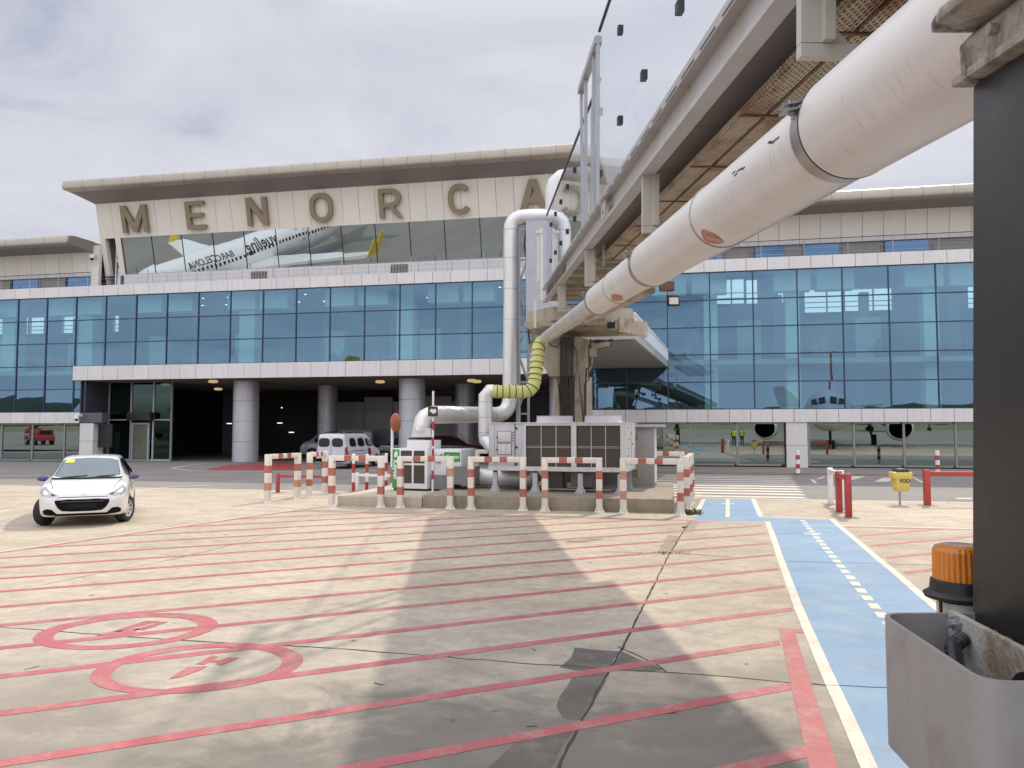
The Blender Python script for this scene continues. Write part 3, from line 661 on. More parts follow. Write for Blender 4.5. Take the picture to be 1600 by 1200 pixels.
# rooftop sign
SG = thing('building_sign', 'big bronze capital letters standing on the cream hall wall under the roof', 'sign', W(-12.1, 1.5, 15.4), -ALPHA)
Ms = Matrix.Translation((12.1, -1.5, -15.4)) @ TILT
def letter_mb(ch, w, h, t, dep):
    """block capitals: outlines and bent strokes, dep deep towards -y"""
    mb = MB()
    def pg(pts, e=0): mb.prism([(x*w - w/2, -e, y*h - h/2) for x, y in pts], (0, -dep, 0))
    def stroke(path, t, closed=False, e=.004):
        P = [Vector((x*w - w/2, y*h - h/2)) for x, y in path]; n = len(P); L = []; Q = []
        for i, p in enumerate(P):
            a_ = P[(i-1) % n] if closed or i else p; c_ = P[(i+1) % n] if closed or i < n-1 else p
            d = (c_-a_).normalized(); k = Vector((-d.y, d.x))*t/2; L.append(p+k); Q.append(p-k)
        vs = [(q.x, y, q.y) for q in L+Q for y in (-e, -dep-e)]; f = []
        m = n if closed else n-1
        for i in range(m):
            j = (i+1) % n; l0, l1, r0, r1 = 2*i, 2*j, 2*(n+i), 2*(n+j)
            f += [(l0+1,l1+1,r1+1,r0+1), (l0,r0,r1,l1), (l0,l1,l1+1,l0+1), (r0,r0+1,r1+1,r1)]
        if not closed:
            for i in (0, n-1): f.append((2*i, 2*i+1, 2*(n+i)+1, 2*(n+i)))
        mb.add(vs, f)
    k = t/w; g = t*.92/h
    if ch == 'M': pg([(0,0),(0,1),(k*1.15,1),(.5,.36),(1-k*1.15,1),(1,1),(1,0),(1-k,0),(1-k,.64),(.58,.02),(.42,.02),(k,.64),(k,0)])
    if ch == 'N': pg([(0,0),(0,1),(k*1.1,1),(1-k,.34),(1-k,1),(1,1),(1,0),(1-k*1.1,0),(k,.66),(k,0)])
    if ch == 'E': pg([(0,0),(0,1),(1,1),(1,1-g),(k,1-g),(k,.5+g/2),(.9,.5+g/2),(.9,.5-g/2),(k,.5-g/2),(k,g),(1,g),(1,0)])
    if ch == 'A':
        A_ = [(0,0),(.36,1),(.5,1),(.5,.76),(.385,.40),(.5,.40),(.5,.22),(.325,.22),(.235,0)]; pg(A_); pg([(1-x, y) for x, y in A_])
    sq = lambda a_: (math.copysign(abs(math.cos(a_))**.8, math.cos(a_)), math.copysign(abs(math.sin(a_))**.8, math.sin(a_)))
    if ch == 'O': stroke([(.5+(.5-k/2)*sq(R(a_))[0], .5+(.5-g/2)*sq(R(a_))[1]) for a_ in range(0,360,12)], t, True)
    if ch == 'C': stroke([(.52+(.52-k/2)*sq(R(a_))[0]*(1 if a_ % 360 > 90 and a_ % 360 < 270 else .92), .5+(.5-g/2)*sq(R(a_))[1]) for a_ in range(36,325,9)], t)
    if ch == 'R':
        pg([(0,0),(0,1),(k,1),(k,0)]); top = 1-g/2; mid = .44; c_ = (top+mid)/2; r_ = (top-mid)/2
        stroke([(k*.4,top),(.55,top)] + [(.55+(.45-k/2)*math.cos(R(a_)), c_+r_*math.sin(R(a_))) for a_ in range(80,-81,-16)] + [(.55,mid),(k*.4,mid)], t*.95)
        pg([(.42,mid-.02),(.42+k,mid-.02),(1.03,0),(1.03-k*1.12,0)], .002)
    return mb
for ch, uc, wd in zip('MENORCA', (-24.88, -20.54, -16.34, -12.1, -7.72, -3.47, .88), (1.80, 1.26, 1.36, 1.46, 1.36, 1.34, 1.58)):
    m0 = letter_mb(ch, wd, 1.70, .275, .22); mb = MB(Ms @ Matrix.Translation((uc, -.06, -1.12))); mb.add(m0.v, m0.f)
    part('letter', mb, m_letter, SG, 'bronze letter ' + ch)
# terrace railing
RL = fthing('terrace_railing', 'thin wire railing with slim posts along the terrace above the blue glass', 'railing', 0, .5, 10.7)
for k in range(-18, 19):
    u = k*2.12 + .4; part('post', MB().cyl((u, 0, .0), (u, 0, 1.15 if k % 2 else .8), .022, n=6), m_steel, RL)
mb = MB()
for z in (.35, .62, .88): mb.tube([(-55, 0, z), (56, 0, z)], .007, 5)
part('wires', mb, m_steel, RL)
def dome_cam(name, label, P, rz=0.0):
    t = thing(name, label, 'camera', P, -ALPHA + rz)
    part('bracket', MB().box(-.06, .06, .0, .3, .12, .28).cyl((0,.0,.2),(0,-.14,.2),.035,n=10), m_white, t)
    part('housing', MB().lathe([(.02,.26),(.1,.24),(.13,.12),(.13,0)], 18, (0,-.16,-.02)), m_white, t, smooth=50)
    part('dome', MB().lathe([(.115,0),(.1,-.08),(.05,-.12),(.0,-.13)], 18, (0,-.16,-.03)), m_black, t, smooth=50)
p = FL(150, 405, 2.05); dome_cam('security_camera', 'white dome camera on the cream wing wall beside the hall', W(p.x, 1.85, p.z))
p = FL(129.5, 654); dome_cam('security_camera', 'white dome camera at the terminal corner above the grey pier', W(p.x, -.35, p.z))
# ---------------------------------------------------------------- jet bridge
rv = ray(752, 598); BD = Vector((rv.x/rv.y, 1, rv.z/rv.y))
rr = ray(1000, 283); rr = rr / rr.y; ratio = (rr.x - BD.x)/(rr.z - BD.z)
BO = Vector((ratio*2.4, 0, CAMH + 2.4)); by = BD.normalized(); bx = Vector((by.y, -by.x, 0)).normalized(); bz = bx.cross(by)
BM = Matrix((( bx.x, by.x, bz.x, BO.x), (bx.y, by.y, bz.y, BO.y), (bx.z, by.z, bz.z, BO.z), (0,0,0,1))); BI = BM.inverted()
def BL(px, py, x=None, z=None, y=None):
    r = BI.to_3x3() @ ray(px, py); c = BI @ CAM; k, t = (0, x) if x is not None else ((2, z) if z is not None else (1, y))
    return c + r * ((t - c[k])/r[k])
JB = thing('jet_bridge', 'long grey passenger bridge with glass walls sloping overhead to the terminal', 'jet bridge'); JB.matrix_world = BM
BW = 2.5; Y0, Y1 = -2.2, 22.9
zt = BL(1137, 0, x=-.03).z
topo = BL(945, 24, x=.03).z; topi = BL(874, 287, x=.13).z
def beam(x, s, Y0=Y0, Y1=Y1):
    mb = MB()
    for xa, xb, za, zb in ((-.035,.09,zt-.05,zt), (-.05,.09,zt-.12,zt-.075), (.055,.085,.03,zt-.12), (-.05,.11,0,.028), (-.05,-.035,.028,.05)):
        a, b = (x+xa*s, x+xb*s); mb.box(a, b, Y0, Y1, za, zb)
    o = part('side_beam', mb, m_beamp, JB); mb = MB(); mb.box(x-.01*s, x+.06*s, Y0, Y1-.02, zt-.075, zt-.05)
    y = Y0
    part('slot_strip', mb, m_black, o)
    mb = MB(); k = Y0 + .3
    while k < Y1: mb.box(x-.053*s, x-.0495*s, k, k+.42, zt-.103, zt-.085); k += .6
    part('drain_slots', mb, m_black, o); return o
beam(0, 1); beam(BW, -1, Y0, 14.5); beam(BW-.32, -1, 14.52, Y1)
mb = MB(); y = Y0
while y < Y1 - .1: mb.box(.08, BW-.08-(.32 if y > 14 else 0), y+.008, min(y+2.35, Y1)-.008, .055, .085); y += 2.35
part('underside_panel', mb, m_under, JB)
mb = MB(); mb.box(.102, .112, Y0, Y1, .03, .05); part('shadow_gap', mb, m_black, JB)
part('floor_slab', MB().box(.08, BW-.08, Y0, 14.5, .09, .3).box(.08, BW-.4, 14.5, Y1, .09, .3), m_greyp, JB)
mb = MB()
for k in range(7): mb.box(.1, BW-.42, 14.6+k*1.15, 14.7+k*1.15, -.02, .054)
part('floor_joist', mb, m_beige, JB)
part('rust_streak', MB().box(-.052, -.0505, 16.5, 21.5, .03, .20), M('rust', (.10,.055,.035), .9, 0, .6, 3, dirt=(.30,.24,.18), dirt_amt=.8, dirt_scale=3), JB)
def pane_run(ys, x, z0, z1, sp=True, fit=(1.23, 2.48)):
    for a, b in zip(ys, ys[1:]):
        a2, b2 = min(a,b)+.008, max(a,b)-.008
        p = part('glass_pane', MB().add([(x,a2,z0),(x,b2,z0),(x,b2,z1),(x,a2,z1)], [(0,1,2,3)]), m_bridgeglass, JB)
        if sp:
            for z in fit:
                if z < z1: part('glass_clamp', MB().box(x-.035, x+.035, a2-.06, a2+.045, z-.055, z+.055), m_black, p)
yo = [-2.2, -.2, 1.3, 2.8, 4.3, 5.86, 7.3, 8.94, 10.5, 12.4]
yi = [12.9, 15.0, 16.5, 17.9, 19.4, 20.8, 22.2, 23.6]
pane_run(yo, .03, zt, topo); pane_run(yo, BW-.03, zt, topo); pane_run(yi, .13, zt, topi, True, (1.15, 2.2)); pane_run(yi, BW-.45, zt, topi, True, (1.15, 2.2))
for ys, z, x in ((yo, topo, .03), (yi, topi, .13)):
    for a, b in zip(ys[::3], ys[3::3] + ([ys[-1]] if (len(ys)-1) % 3 else [])):
        part('roof_pane', MB().add([(x,a,z),(BW-x,a,z),(BW-x,b,z),(x,b,z)], [(0,1,2,3)]), m_bridgeglass, JB)
    mb = MB()
    for q in (x, BW-x): mb.box(q-.02, q+.02, ys[0], ys[-1], z-.01, z+.03)
    part('top_rail', mb, m_black, JB)
m_fr = M('frame_steel', (.38,.39,.42), .4, .3, .1, 3)
for xs in (.0,):
    mb = MB(); s = 1 if xs == 0 else -1
    for y, y2 in ((12.55, 12.55), (12.95, 13.2), (14.0, 14.0), (14.65, 14.4)):
        mb.beam((xs+.03*s, y2, zt), (xs+.03*s, y, topo), .085, .055)
    mb.box(xs-.03, xs+.09, 12.5, 14.75, topo-.14, topo-.02)
    part('portal_frame', mb, m_fr, JB)
part('beam_gusset', MB().box(-.06, -.05, 11.2, 11.6, .06, .3).cyl((-.075,11.4,.18),(-.05,11.4,.18),.04,n=10), m_beamp, JB)
# perforated, rusting cable trays
def perf_mat():
    m, nt, out = nodes('perforated_tray'); T = NT(nt); co = T.n('ShaderNodeTexCoord').outputs['Object']
    sp = T.n('ShaderNodeSeparateXYZ', ins={0: co}); xx = T.math('ADD', sp.outputs[0], sp.outputs[2])
    def cell(v, p, off): return T.math('ABSOLUTE', T.math('SUBTRACT', T.math('FRACT', T.math('ADD', T.math('DIVIDE', v, p), off)), .5))
    row = T.math('FLOOR', T.math('DIVIDE', xx, .03)); hx = cell(xx, .03, 0.0); hy = cell(sp.outputs[1], .06, T.math('MULTIPLY', row, .5))
    hole = T.math('MULTIPLY', T.math('LESS_THAN', hx, .23), T.math('LESS_THAN', hy, .30))
    n = T.noise(co, 1.3, 6, .68); n2 = T.noise(T.mapping(co, (4,.8,4)), 2.0, 5, .7)
    c = T.mix(T.ramp(n, .48, .68), (.50,.43,.32), (.27,.135,.07)); c = T.mix(T.math('MULTIPLY', T.ramp(n2, .55, .72), .8), c, (.13,.06,.035))
    b = T.bsdf(out, c, .7, .1); tr = T.n('ShaderNodeBsdfTransparent'); mx = T.n('ShaderNodeMixShader', ins={0: hole})
    nt.links.new(b.outputs[0], mx.inputs[1]); nt.links.new(tr.outputs[0], mx.inputs[2]); nt.links.new(mx.outputs[0], out.inputs[0]); return m
m_perf = perf_mat(); m_rust = M('rusty_strip', (.17,.085,.05), .85, 0, .45, 6, dirt=(.4,.3,.2), dirt_amt=.4)
zt_ = -.15; xa = .31; xb = .70
wd = (xb-xa-.05)/2
for x in (xa, xa+wd+.05):
    mb = MB(); mb.box(x, x+wd, Y0, 14.1, zt_, zt_+.004); mb.box(x-.004, x, Y0, 14.1, zt_, zt_+.075); mb.box(x+wd, x+wd+.004, Y0, 14.1, zt_, zt_+.075)
    part('cable_tray', mb, m_perf, JB)
for k in range(10):
    mb = MB(); y = .2+k*1.52; mb.box(xa-.03, xb+.03, y, y+.035, zt_-.012, zt_-.003); mb.box(xb+.006, xb+.03, y, y+.03, zt_-.003, .05)
    part('tray_hanger', mb, m_rust, JB)
mb = MB()
for k in range(5): mb.tube([(xa+.06+k*.09, Y0, zt_+.04), (xa+.06+k*.09+.02*math.sin(k), 6, zt_+.03), (xa+.05+k*.09, 14, zt_+.035), (xa+.1+k*.05, 14.9, .03)], .022, 8)
part('tray_cables', mb, m_black, JB)
# supply duct slung under the bridge
def duct_mat():
    m, nt, out = nodes('duct_paint'); T = NT(nt); co = T.n('ShaderNodeTexCoord').outputs['Object']
    a = T.noise(co, .9, 5, .6); b = T.noise(T.mapping(co, (5, 42, 5)), 1.0, 4, .6, .6); d = T.noise(T.mapping(co, (1.2, 1.6, 1.2)), 1.3, 4, .6); e = T.noise(T.mapping(co, (5, .5, 5)), 1.0, 4, .6)
    c = T.mix(T.ramp(a, .3, .7), (.81,.795,.77), (.75,.715,.665))
    c = T.mix(T.math('MULTIPLY', T.math('MULTIPLY', T.ramp(b, .56, .70), T.ramp(d, .50, .62)), .5), c, (.34,.29,.235))
    c = T.mix(T.math('MULTIPLY', T.ramp(e, .55, .75), .22), c, (.46,.38,.30))
    spz = T.n('ShaderNodeSeparateXYZ', ins={0: co}); low = T.ramp(spz.outputs[2], -.98, -1.2, True); ln = T.noise(T.mapping(co, (2.5, 46, 2.5)), 1.0, 3, .6, .5); pt = T.noise(co, 1.6, 4, .6)
    c = T.mix(T.math('MULTIPLY', T.math('MULTIPLY', T.ramp(ln, .54, .66), low), T.math('MULTIPLY', T.ramp(pt, .44, .62), .34)), c, (.36,.30,.235))
    T.bsdf(out, c, T.math('ADD', T.math('MULTIPLY', a, .2), .27), .12, T.bump(T.noise(co, 3, 3, .5), .03, .01)); return m
m_duct = duct_mat()
rd = ray(1272, 234.5); rd = rd/rd.y; dr_ = (rd.x-BD.x)/(rd.z-BD.z); DX = dr_*1.38 - BO.x; DZ = 1.38 - 2.4
DT = thing('air_duct', 'thick white telescopic air duct hung below the passenger bridge', 'duct'); DT.matrix_world = BM
mb = MB(); 
mb.tube([(DX,-2.4,DZ),(DX,3.95,DZ)], .288, 56); part('outer_duct', mb, m_duct, DT, smooth=40)
part('middle_duct', MB().tube([(DX,3.955,DZ),(DX,8.8,DZ)], .263, 56), m_duct, DT, smooth=40)
part('inner_duct', MB().tube([(DX,8.805,DZ),(DX,12.7,DZ)], .243, 48), m_duct, DT, smooth=40)
part('end_duct', MB().tube([(DX,12.705,DZ),(DX,24.0,DZ)], .172, 40), M('duct_steel', (.62,.59,.55), .38, .3, .1, 1.5, dirt=(.4,.33,.25), dirt_amt=.5), DT, smooth=40)
m_strap = M('strap_steel', (.40,.385,.365), .36, .75, .15, 4)
def clamp(y, r, wdt, ear=True, y2=None):
    o = part('clamp_band', MB().lathe([(r+.001,0),(r+.010,.004),(r+.010,wdt-.004),(r+.001,wdt)], 56), m_strap, DT, smooth=40)
    o.matrix_local = Matrix.Translation((DX, y, DZ)) @ Matrix.Rotation(R(-90), 4, 'X')
    if ear:
        a = R(160); c = Vector((DX + math.cos(a)*(r+.05), y + wdt/2, DZ + math.sin(a)*(r+.05)))
        mb = MB(Matrix.Translation(c) @ Matrix.Rotation(R(-10), 4, 'Y')); mb.box(-.05,.05,-.05,.05,.012,.02); mb.box(-.05,.05,-.05,.05,-.02,-.012); mb.cyl((0,0,-.06),(0,0,.045),.011,n=8); mb.cyl((0,0,-.035),(0,0,-.02),.02,n=6); part('clamp_ear', mb, m_steel, o).parent = DT
clamp(3.956, .2635, .15); clamp(6.15, .2635, .012, False); clamp(8.68, .258, .12); clamp(10.8, .2435, .01, False); clamp(12.58, .243, .14); clamp(12.85, .18, .1, False)
def seam(y, r): part('seam', MB().lathe([(r+.0005,0),(r+.004,.003),(r+.0005,.006)], 48), m_joint, DT, smooth=60).matrix_local = Matrix.Translation((DX,y,DZ)) @ Matrix.Rotation(R(-90),4,'X')
seam(3.96, .286); seam(8.805, .262); seam(18.5, .171); seam(21.5, .171)
part('service_pipe', MB().tube([(DX+.10,9.2,DZ-.25),(DX+.06,12.9,DZ-.22),(DX+.05,14.6,DZ-.19)], .05, 14), m_beige, DT, smooth=50)
m_mark = M('red_decal', (.50,.19,.13), .5, 0, .3, 6, dirt=(.68,.6,.53), dirt_amt=.85, dirt_scale=11)
def decal_cyl(y0, y1, a0, a1, r, mat, nm, par, taper=False):
    mb = MB(); n = 14; m = 6; vs = []
    for j in range(m+1):
        for i in range(n+1):
            y = y0+(y1-y0)*j/m; k = math.sin(math.pi*(j+.4)/(m+.8)) if taper else 1; am = (a0+a1)/2; a = R(am + (a0-am)*(1-2*i/n)*k)
            vs.append((DX+math.cos(a)*r, y, DZ+math.sin(a)*r))
    mb.add(vs, [(j*(n+1)+i, j*(n+1)+i+1, (j+1)*(n+1)+i+1, (j+1)*(n+1)+i) for j in range(m) for i in range(n)]); return part(nm, mb, mat, par, smooth=60)
decal_cyl(5.86, 6.12, 216, 262, .266, m_mark, 'red_decal', DT, True); decal_cyl(10.1, 10.7, 222, 262, .246, m_mark, 'red_decal', DT, True)
for y, a, ln in ((4.28,172,.14),(4.85,176,.2)):
    mb = MB()
    for k in range(5): t = a + random.uniform(-4,4)-k*1.5; r = .2645 if y > 3.95 else .2895; p = [(DX+math.cos(R(t))*r, y+ln*k/4, DZ+math.sin(R(t))*r), (DX+math.cos(R(t+.6))*r, y+ln*k/4+ln*.28, DZ+math.sin(R(t+.6))*r)]; mb.beam(p[0], p[1], .008, .004)
    part('scuff', mb, m_black, DT)
for y in (4.38, 8.78, 13.7, 18.6):
    e = .17 if y < 5 else 0; mb = MB(); mb.box(-.02,.10,y-.035,y+.035,-.58+e,-.0); mb.box(.10,.16,y-.09,y+.09,-.58+e,0.0); mb.box(-.02,.42,y-.035,y+.035,-.66+e,-.585+e); mb.prism([(.16,y,-.585+e),(.30,y,-.585+e),(.16,y,-.44+e)], (0,.008,0))
    b_ = part('duct_bracket', mb, M('bracket_paint', (.55,.53,.47), .5, 0, .1, 3, streak=.3), JB)
    mb = MB(); mb.box(.30,.62,y+.037,y+.045,-.80,-.56+e); mb.cyl((.38,y+.02,-.62+e),(.38,y+.06,-.62+e),.016,n=8); mb.cyl((.50,y+.02,-.62+e),(.50,y+.06,-.62+e),.016,n=8); part('strap_plate', mb, m_strap, b_)
mb = MB(); mb.box(.24,.28,13.3,13.34,-.35,.05); part('hanger_stub', mb, m_beamp, JB)
# rotunda on its column
RC = Vector((2.25, 24.7, 0)); rw = lambda x, y, z: BI @ (RC + FU*x + FV*y + Vector((0,0,z)))
def octo(r, z0, z1, mb, n=8): 
    P = [rw(r*math.cos(2*math.pi*(k+.5)/n), r*math.sin(2*math.pi*(k+.5)/n), z0) for k in range(n)]; mb.prism(P, BI.to_3x3() @ Vector((0,0,z1-z0))); return mb
part('rotunda_floor', octo(1.8, 5.35, 5.78, MB()), m_beige, JB)
mb = MB()
for k in range(7): mb.beam(rw(-1.6, -1.5+k*.5, 5.27), rw(1.75, -1.5+k*.5, 5.27), .09, .14)
part('rotunda_ribs', mb, m_beige, JB)
mb = MB(); mb.beam(rw(1.3,-1.75,5.15), rw(2.0,-.6,5.15), .06, .42); mb.beam(rw(2.0,-.6,5.15), rw(2.05,.9,5.3), .06, .5); part('rotunda_skirt', mb, m_beige, JB)
a = AtY(822, 345, 26.6); b = AtY(858, 508, 26.6)
mb = MB()
q = [BI @ Vector((a.x, 26.6, b.z)), BI @ Vector((b.x+.5, 26.4, b.z)), BI @ Vector((b.x+.5, 27.1, b.z)), BI @ Vector((a.x, 27.3, b.z))]
mb.prism(q, BI.to_3x3() @ Vector((0,0,a.z-b.z))); part('rotunda_shutter_box', mb, M('rotunda_grey', (.4,.41,.46)), JB)
mb = MB(); mb.prism(q, BI.to_3x3() @ Vector((0,0,.12))); 
mb = MB()
for x, y0, y1, d in ((841,360,440,23.2),(846.5,357,470,23.1),(836,470,512,23.3)): mb.beam(BI @ AtY(x,y1,d), BI @ AtY(x,y0,d), .075, .075)
mb.beam(BI @ AtY(838,362,23.15), BI @ AtY(848,362,23.05), .06, .1); part('door_post', mb, M('door_post_white', (.66,.65,.6), .5), JB)
HR = -ALPHA - R(9); HM = BI @ Matrix.Translation((AtY(879,600,24.5).x, 24.5, 0)) @ Matrix.Rotation(HR, 4, 'Z')
mb = MB(HM); P = [(-.66,0,4.98),(.60,0,4.98),(.60,0,4.2),(.42,0,3.74),(-.45,0,3.74),(-.66,0,4.1)]; mb.prism(P, (0,1.5,0))
part('column_head', mb, m_beige, JB, bevel=0)
mb = MB(HM); mb.box(-.32,-.14,.12,1.2,.33,3.75); mb.box(.36,.66,.12,1.2,.33,3.75); mb.box(-.14,.36,.7,1.2,.33,3.75); mb.box(-.14,.36,.3,.4,1.6,1.75); part('support_column', mb, m_beige, JB)
mb = MB(HM)
for k in range(6):
    x = -.12+k*.08; z0 = random.uniform(2.2,2.5); mb.tube([(x+.1,-.06,5.0),(x+.08+random.uniform(-.03,.03),-.08,4.2),(x+.06,-.02,3.7),(x+random.uniform(-.03,.03),.08,3.2),(x+.05,.1,z0),(x+.02,.2,1.9)], .026, 7)
for sx in (-.25, -.18, -.1, .46): mb.tube([(sx+.1,-.05,3.72),(sx+.12,.05,3.2),(sx+.2,.08,2.3),(sx+.3,.2,2.0)], .02, 6)
mb.tube([(-.5,-.1,5.0),(-.35,-.12,4.72),(-.12,-.12,4.66),(.0,-.1,4.9)], .022, 6); mb.tube([(.35,-.08,4.8),(.5,-.1,4.5),(.52,-.1,3.9),(.3,-.1,3.55)], .016, 6)
mb.tube([(.88,.2,4.9),(.88,.18,4.05),(.74,.16,3.95),(.74,.1,3.6),(.70,.1,.4)], .03, 8); mb.tube([(.82,.2,4.75),(.82,.18,3.6),(.7,.1,3.5),(.68,.05,.4)], .02, 8)
part('power_cables', mb, M('cable_black', (.05,.042,.036), .55), JB, smooth=50)
part('junction_box', MB(HM).box(.86,1.05,.1,.3,4.35,4.6), m_beige, JB)
# fixed walkway from the rotunda to the terminal
zb = 5.23
p1, p2 = G(991,529,zb), G(1043.5,573.5,zb); wl = (p2-p1); lf = Vector((-3.6, .75, 0))
BX = thing('fixed_walkway', 'grey concrete link slab with a pale corrugated parapet joining the rotunda to the terminal', 'walkway', (p1.x, p1.y, zb))
o1 = Vector((0,0,0)); q = [o1, wl, wl+lf*1.05, lf]
part('slab', MB().prism(q, (0,0,.30)), m_beamp, BX)
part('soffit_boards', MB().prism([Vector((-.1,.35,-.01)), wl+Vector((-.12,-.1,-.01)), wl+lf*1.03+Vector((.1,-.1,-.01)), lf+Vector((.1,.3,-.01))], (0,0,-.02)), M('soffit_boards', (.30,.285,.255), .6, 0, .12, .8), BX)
d = wl.normalized(); mb = MB(); n = int(wl.length/.11)
for k in range(n): a = wl*(k/n); mb.beam(a+Vector((0,0,.32)), a+Vector((0,0,.86)), .085, .03 if k % 2 else .05)
part('parapet_sheet', mb, M('parapet_sheet', (.62,.67,.74), .3, 0, .05, 3), BX)
part('handrail', MB().beam(Vector((0,0,.9)), wl+Vector((0,0,.9)), .09, .07), m_white, BX)
part('front_beam', MB().prism([o1+Vector((-.05,-.02,-.02)), lf+Vector((0,-.02,-.02)), lf+Vector((0,.1,-.02)), o1+Vector((-.05,.1,-.02))], (0,0,.95)), m_beamp, BX)
mb = MB(); mb.beam(Vector((-.9,-.2,-.25)), Vector((-2.6,.1,-.45)), .1, .22); part('cable_trough', mb, m_beige, BX)
mb = MB()
for k in range(4): mb.tube([(-.8,-.25,-.05-.02*k),(-1.3,-.2,-.16+.03*k),(-2.1,-.1,-.05-.05*k)], .02, 6)
mb.tube([(-.8,-.25,-.08),(-.85,-.25,-.3),(-1.4,-.2,-.42),(-1.9,-.15,-.46)], .014, 6); part('cables', mb, m_black, BX)
# floodlight and bullet camera on the bridge
P = AtY(1052, 470, 18.3); FLT = thing('floodlight', 'small black floodlight hanging below the bridge in front of the blue glass', 'floodlight', P)
mb = MB(); mb.box(-.15,.15,-.05,.05,-.13,.13); part('housing', mb, m_black, FLT, bevel=.015)
part('lamp_glass', MB().box(-.11,.11,-.057,-.051,-.09,.07), M('lamp_reflector', (.75,.68,.6), .25), FLT)
mb = MB(); mb.beam((-.12,0,.13),(-.12,0,.2),.02); mb.beam((.12,0,.13),(.12,0,.2),.02); mb.beam((-.12,0,.2),(.12,0,.2),.02); mb.beam((0,0,.2),(-.05,0,.42),.03); part('yoke', mb, m_steel, FLT)
part('mount_block', MB().box(-.32,.02,-.06,.1,.24,.46), M('rusty_strip', (.2,.085,.04)), FLT)
P = AtY(957, 510, 20.0); BC = thing('bullet_camera', 'small beige bullet camera under the bridge beside the white duct', 'camera', P, R(-15))
part('housing', MB().box(-.09,.09,-.22,.15,-.07,.07), m_beige, BC, bevel=.02); part('lens_hood', MB().box(-.1,.1,-.29,-.2,-.085,.075), m_black, BC); part('arm', MB().beam((0,.1,.05),(-.1,.2,.4),.04), m_steel, BC)
# ---------------------------------------------------------------- steel post with its head casting, cover box and beacon, close to the viewer
m_post = M('post_paint', (.030,.028,.026), .42, 0, .3, 2.2, bump=.12, bscale=25, dirt=(.075,.06,.05), dirt_amt=.5, dirt_scale=2.5)
def cast_mat():
    m, nt, out = nodes('weathered_casting'); T = NT(nt); co = T.n('ShaderNodeTexCoord').outputs['Object']
    a = T.noise(co, 8, 6, .68, .5); b = T.noise(co, 5, 6, .7, .8); d = T.noise(T.mapping(co, (1, 1, .5)), 7, 5, .65, .6); g = T.noise(co, 60, 3, .7)
    c = T.mix(T.ramp(a, .38, .6), (.30,.285,.255), (.50,.48,.44)); c = T.mix(T.math('MULTIPLY', T.ramp(b, .48, .60), .85), c, (.20,.135,.075)); c = T.mix(T.math('MULTIPLY', T.ramp(d, .55, .64), .85), c, (.045,.036,.028))
    T.bsdf(out, c, .72, 0, T.bump(T.math('ADD', T.math('MULTIPLY', b, 2.0), T.math('MULTIPLY', g, .4)), .5, .012)); return m
m_cast = cast_mat()
PT = by.to_track_quat('Y', 'Z')
SP = thing('steel_post', 'dark steel post with a weathered flanged head at the right edge', 'post', (1.032, 1.55, 1.62))
LP = lambda x0,x1,y0,y1,z0,z1: (x0-1.06, x1-1.06, y0-1.55, y1-1.55, z0-1.62, z1-1.62)
part('shaft', MB().box(*LP(1.062,1.42,1.40,1.762,1.64,2.86)), m_post, SP, bevel=.012)
mb = MB(); mb.box(*LP(1.058,1.064,1.46,1.468,1.65,2.85)); part('shaft_edge', mb, m_post, SP)
part('base_plate', MB().box(*LP(1.0,1.6,1.22,1.80,1.625,1.643)), m_cast, SP, bevel=.004)
SP.rotation_euler = (math.asin(by.z), 0, 0)
part('beacon_shelf', MB().box(*LP(1.08,1.34,1.802,1.96,1.60,1.612)), m_cast, SP)
mb = MB()
for k in range(60): 
    y = random.uniform(1.38,1.78); s = random.uniform(.008,.02); x = 1.058+random.uniform(-.012,.006); mb.lathe([(s*.6,0),(s,s*.5),(s*.5,s),(0,s*1.1)], 6, (x-1.06, y-1.55, .02))
part('weld_bead', mb, M('weld_dark', (.09,.08,.07), .6, .3, .4, 20), SP, smooth=60)
mb = MB(); mb.box(*LP(1.03,1.5,.9,1.79,2.862,2.885)); part('lower_flange', mb, m_cast, SP, bevel=.008)
mb = MB(); mb.prism([Vector(p)-Vector((1.06,1.55,1.62)) for p in [(1.045,1.775,2.886),(1.04,1.775,2.95),(1.075,1.775,2.985),(1.5,1.775,2.985),(1.5,1.775,2.886)]], (0,-.85,0)); part('head_web', mb, m_cast, SP, bevel=.006)
mb = MB(); mb.prism([Vector(p)-Vector((1.06,1.55,1.62)) for p in [(.965,1.72,2.987),(.985,1.79,2.987),(1.5,1.79,2.987),(1.5,.85,2.987),(1.05,.85,2.987),(.985,1.2,2.987)]], (0,0,.028)); part('upper_flange', mb, m_cast, SP, bevel=.008)
mb = MB(); mb.box(*LP(1.035,1.5,.9,1.775,3.017,3.6)); part('upper_housing', mb, m_cast, SP, bevel=.01)
for y, z in ((1.70,3.06),(1.70,3.22),(1.5,3.08),(1.64,2.93),(1.45,2.94),(1.66,3.4)): part('bolt', MB().cyl((-.036,y-1.55,z-1.62),(-.02,y-1.55,z-1.62),.013,n=6), m_cast, SP)
part('lower_leg', MB().box(*LP(1.12,1.5,1.42,1.74,0,1.62)), m_post, SP)
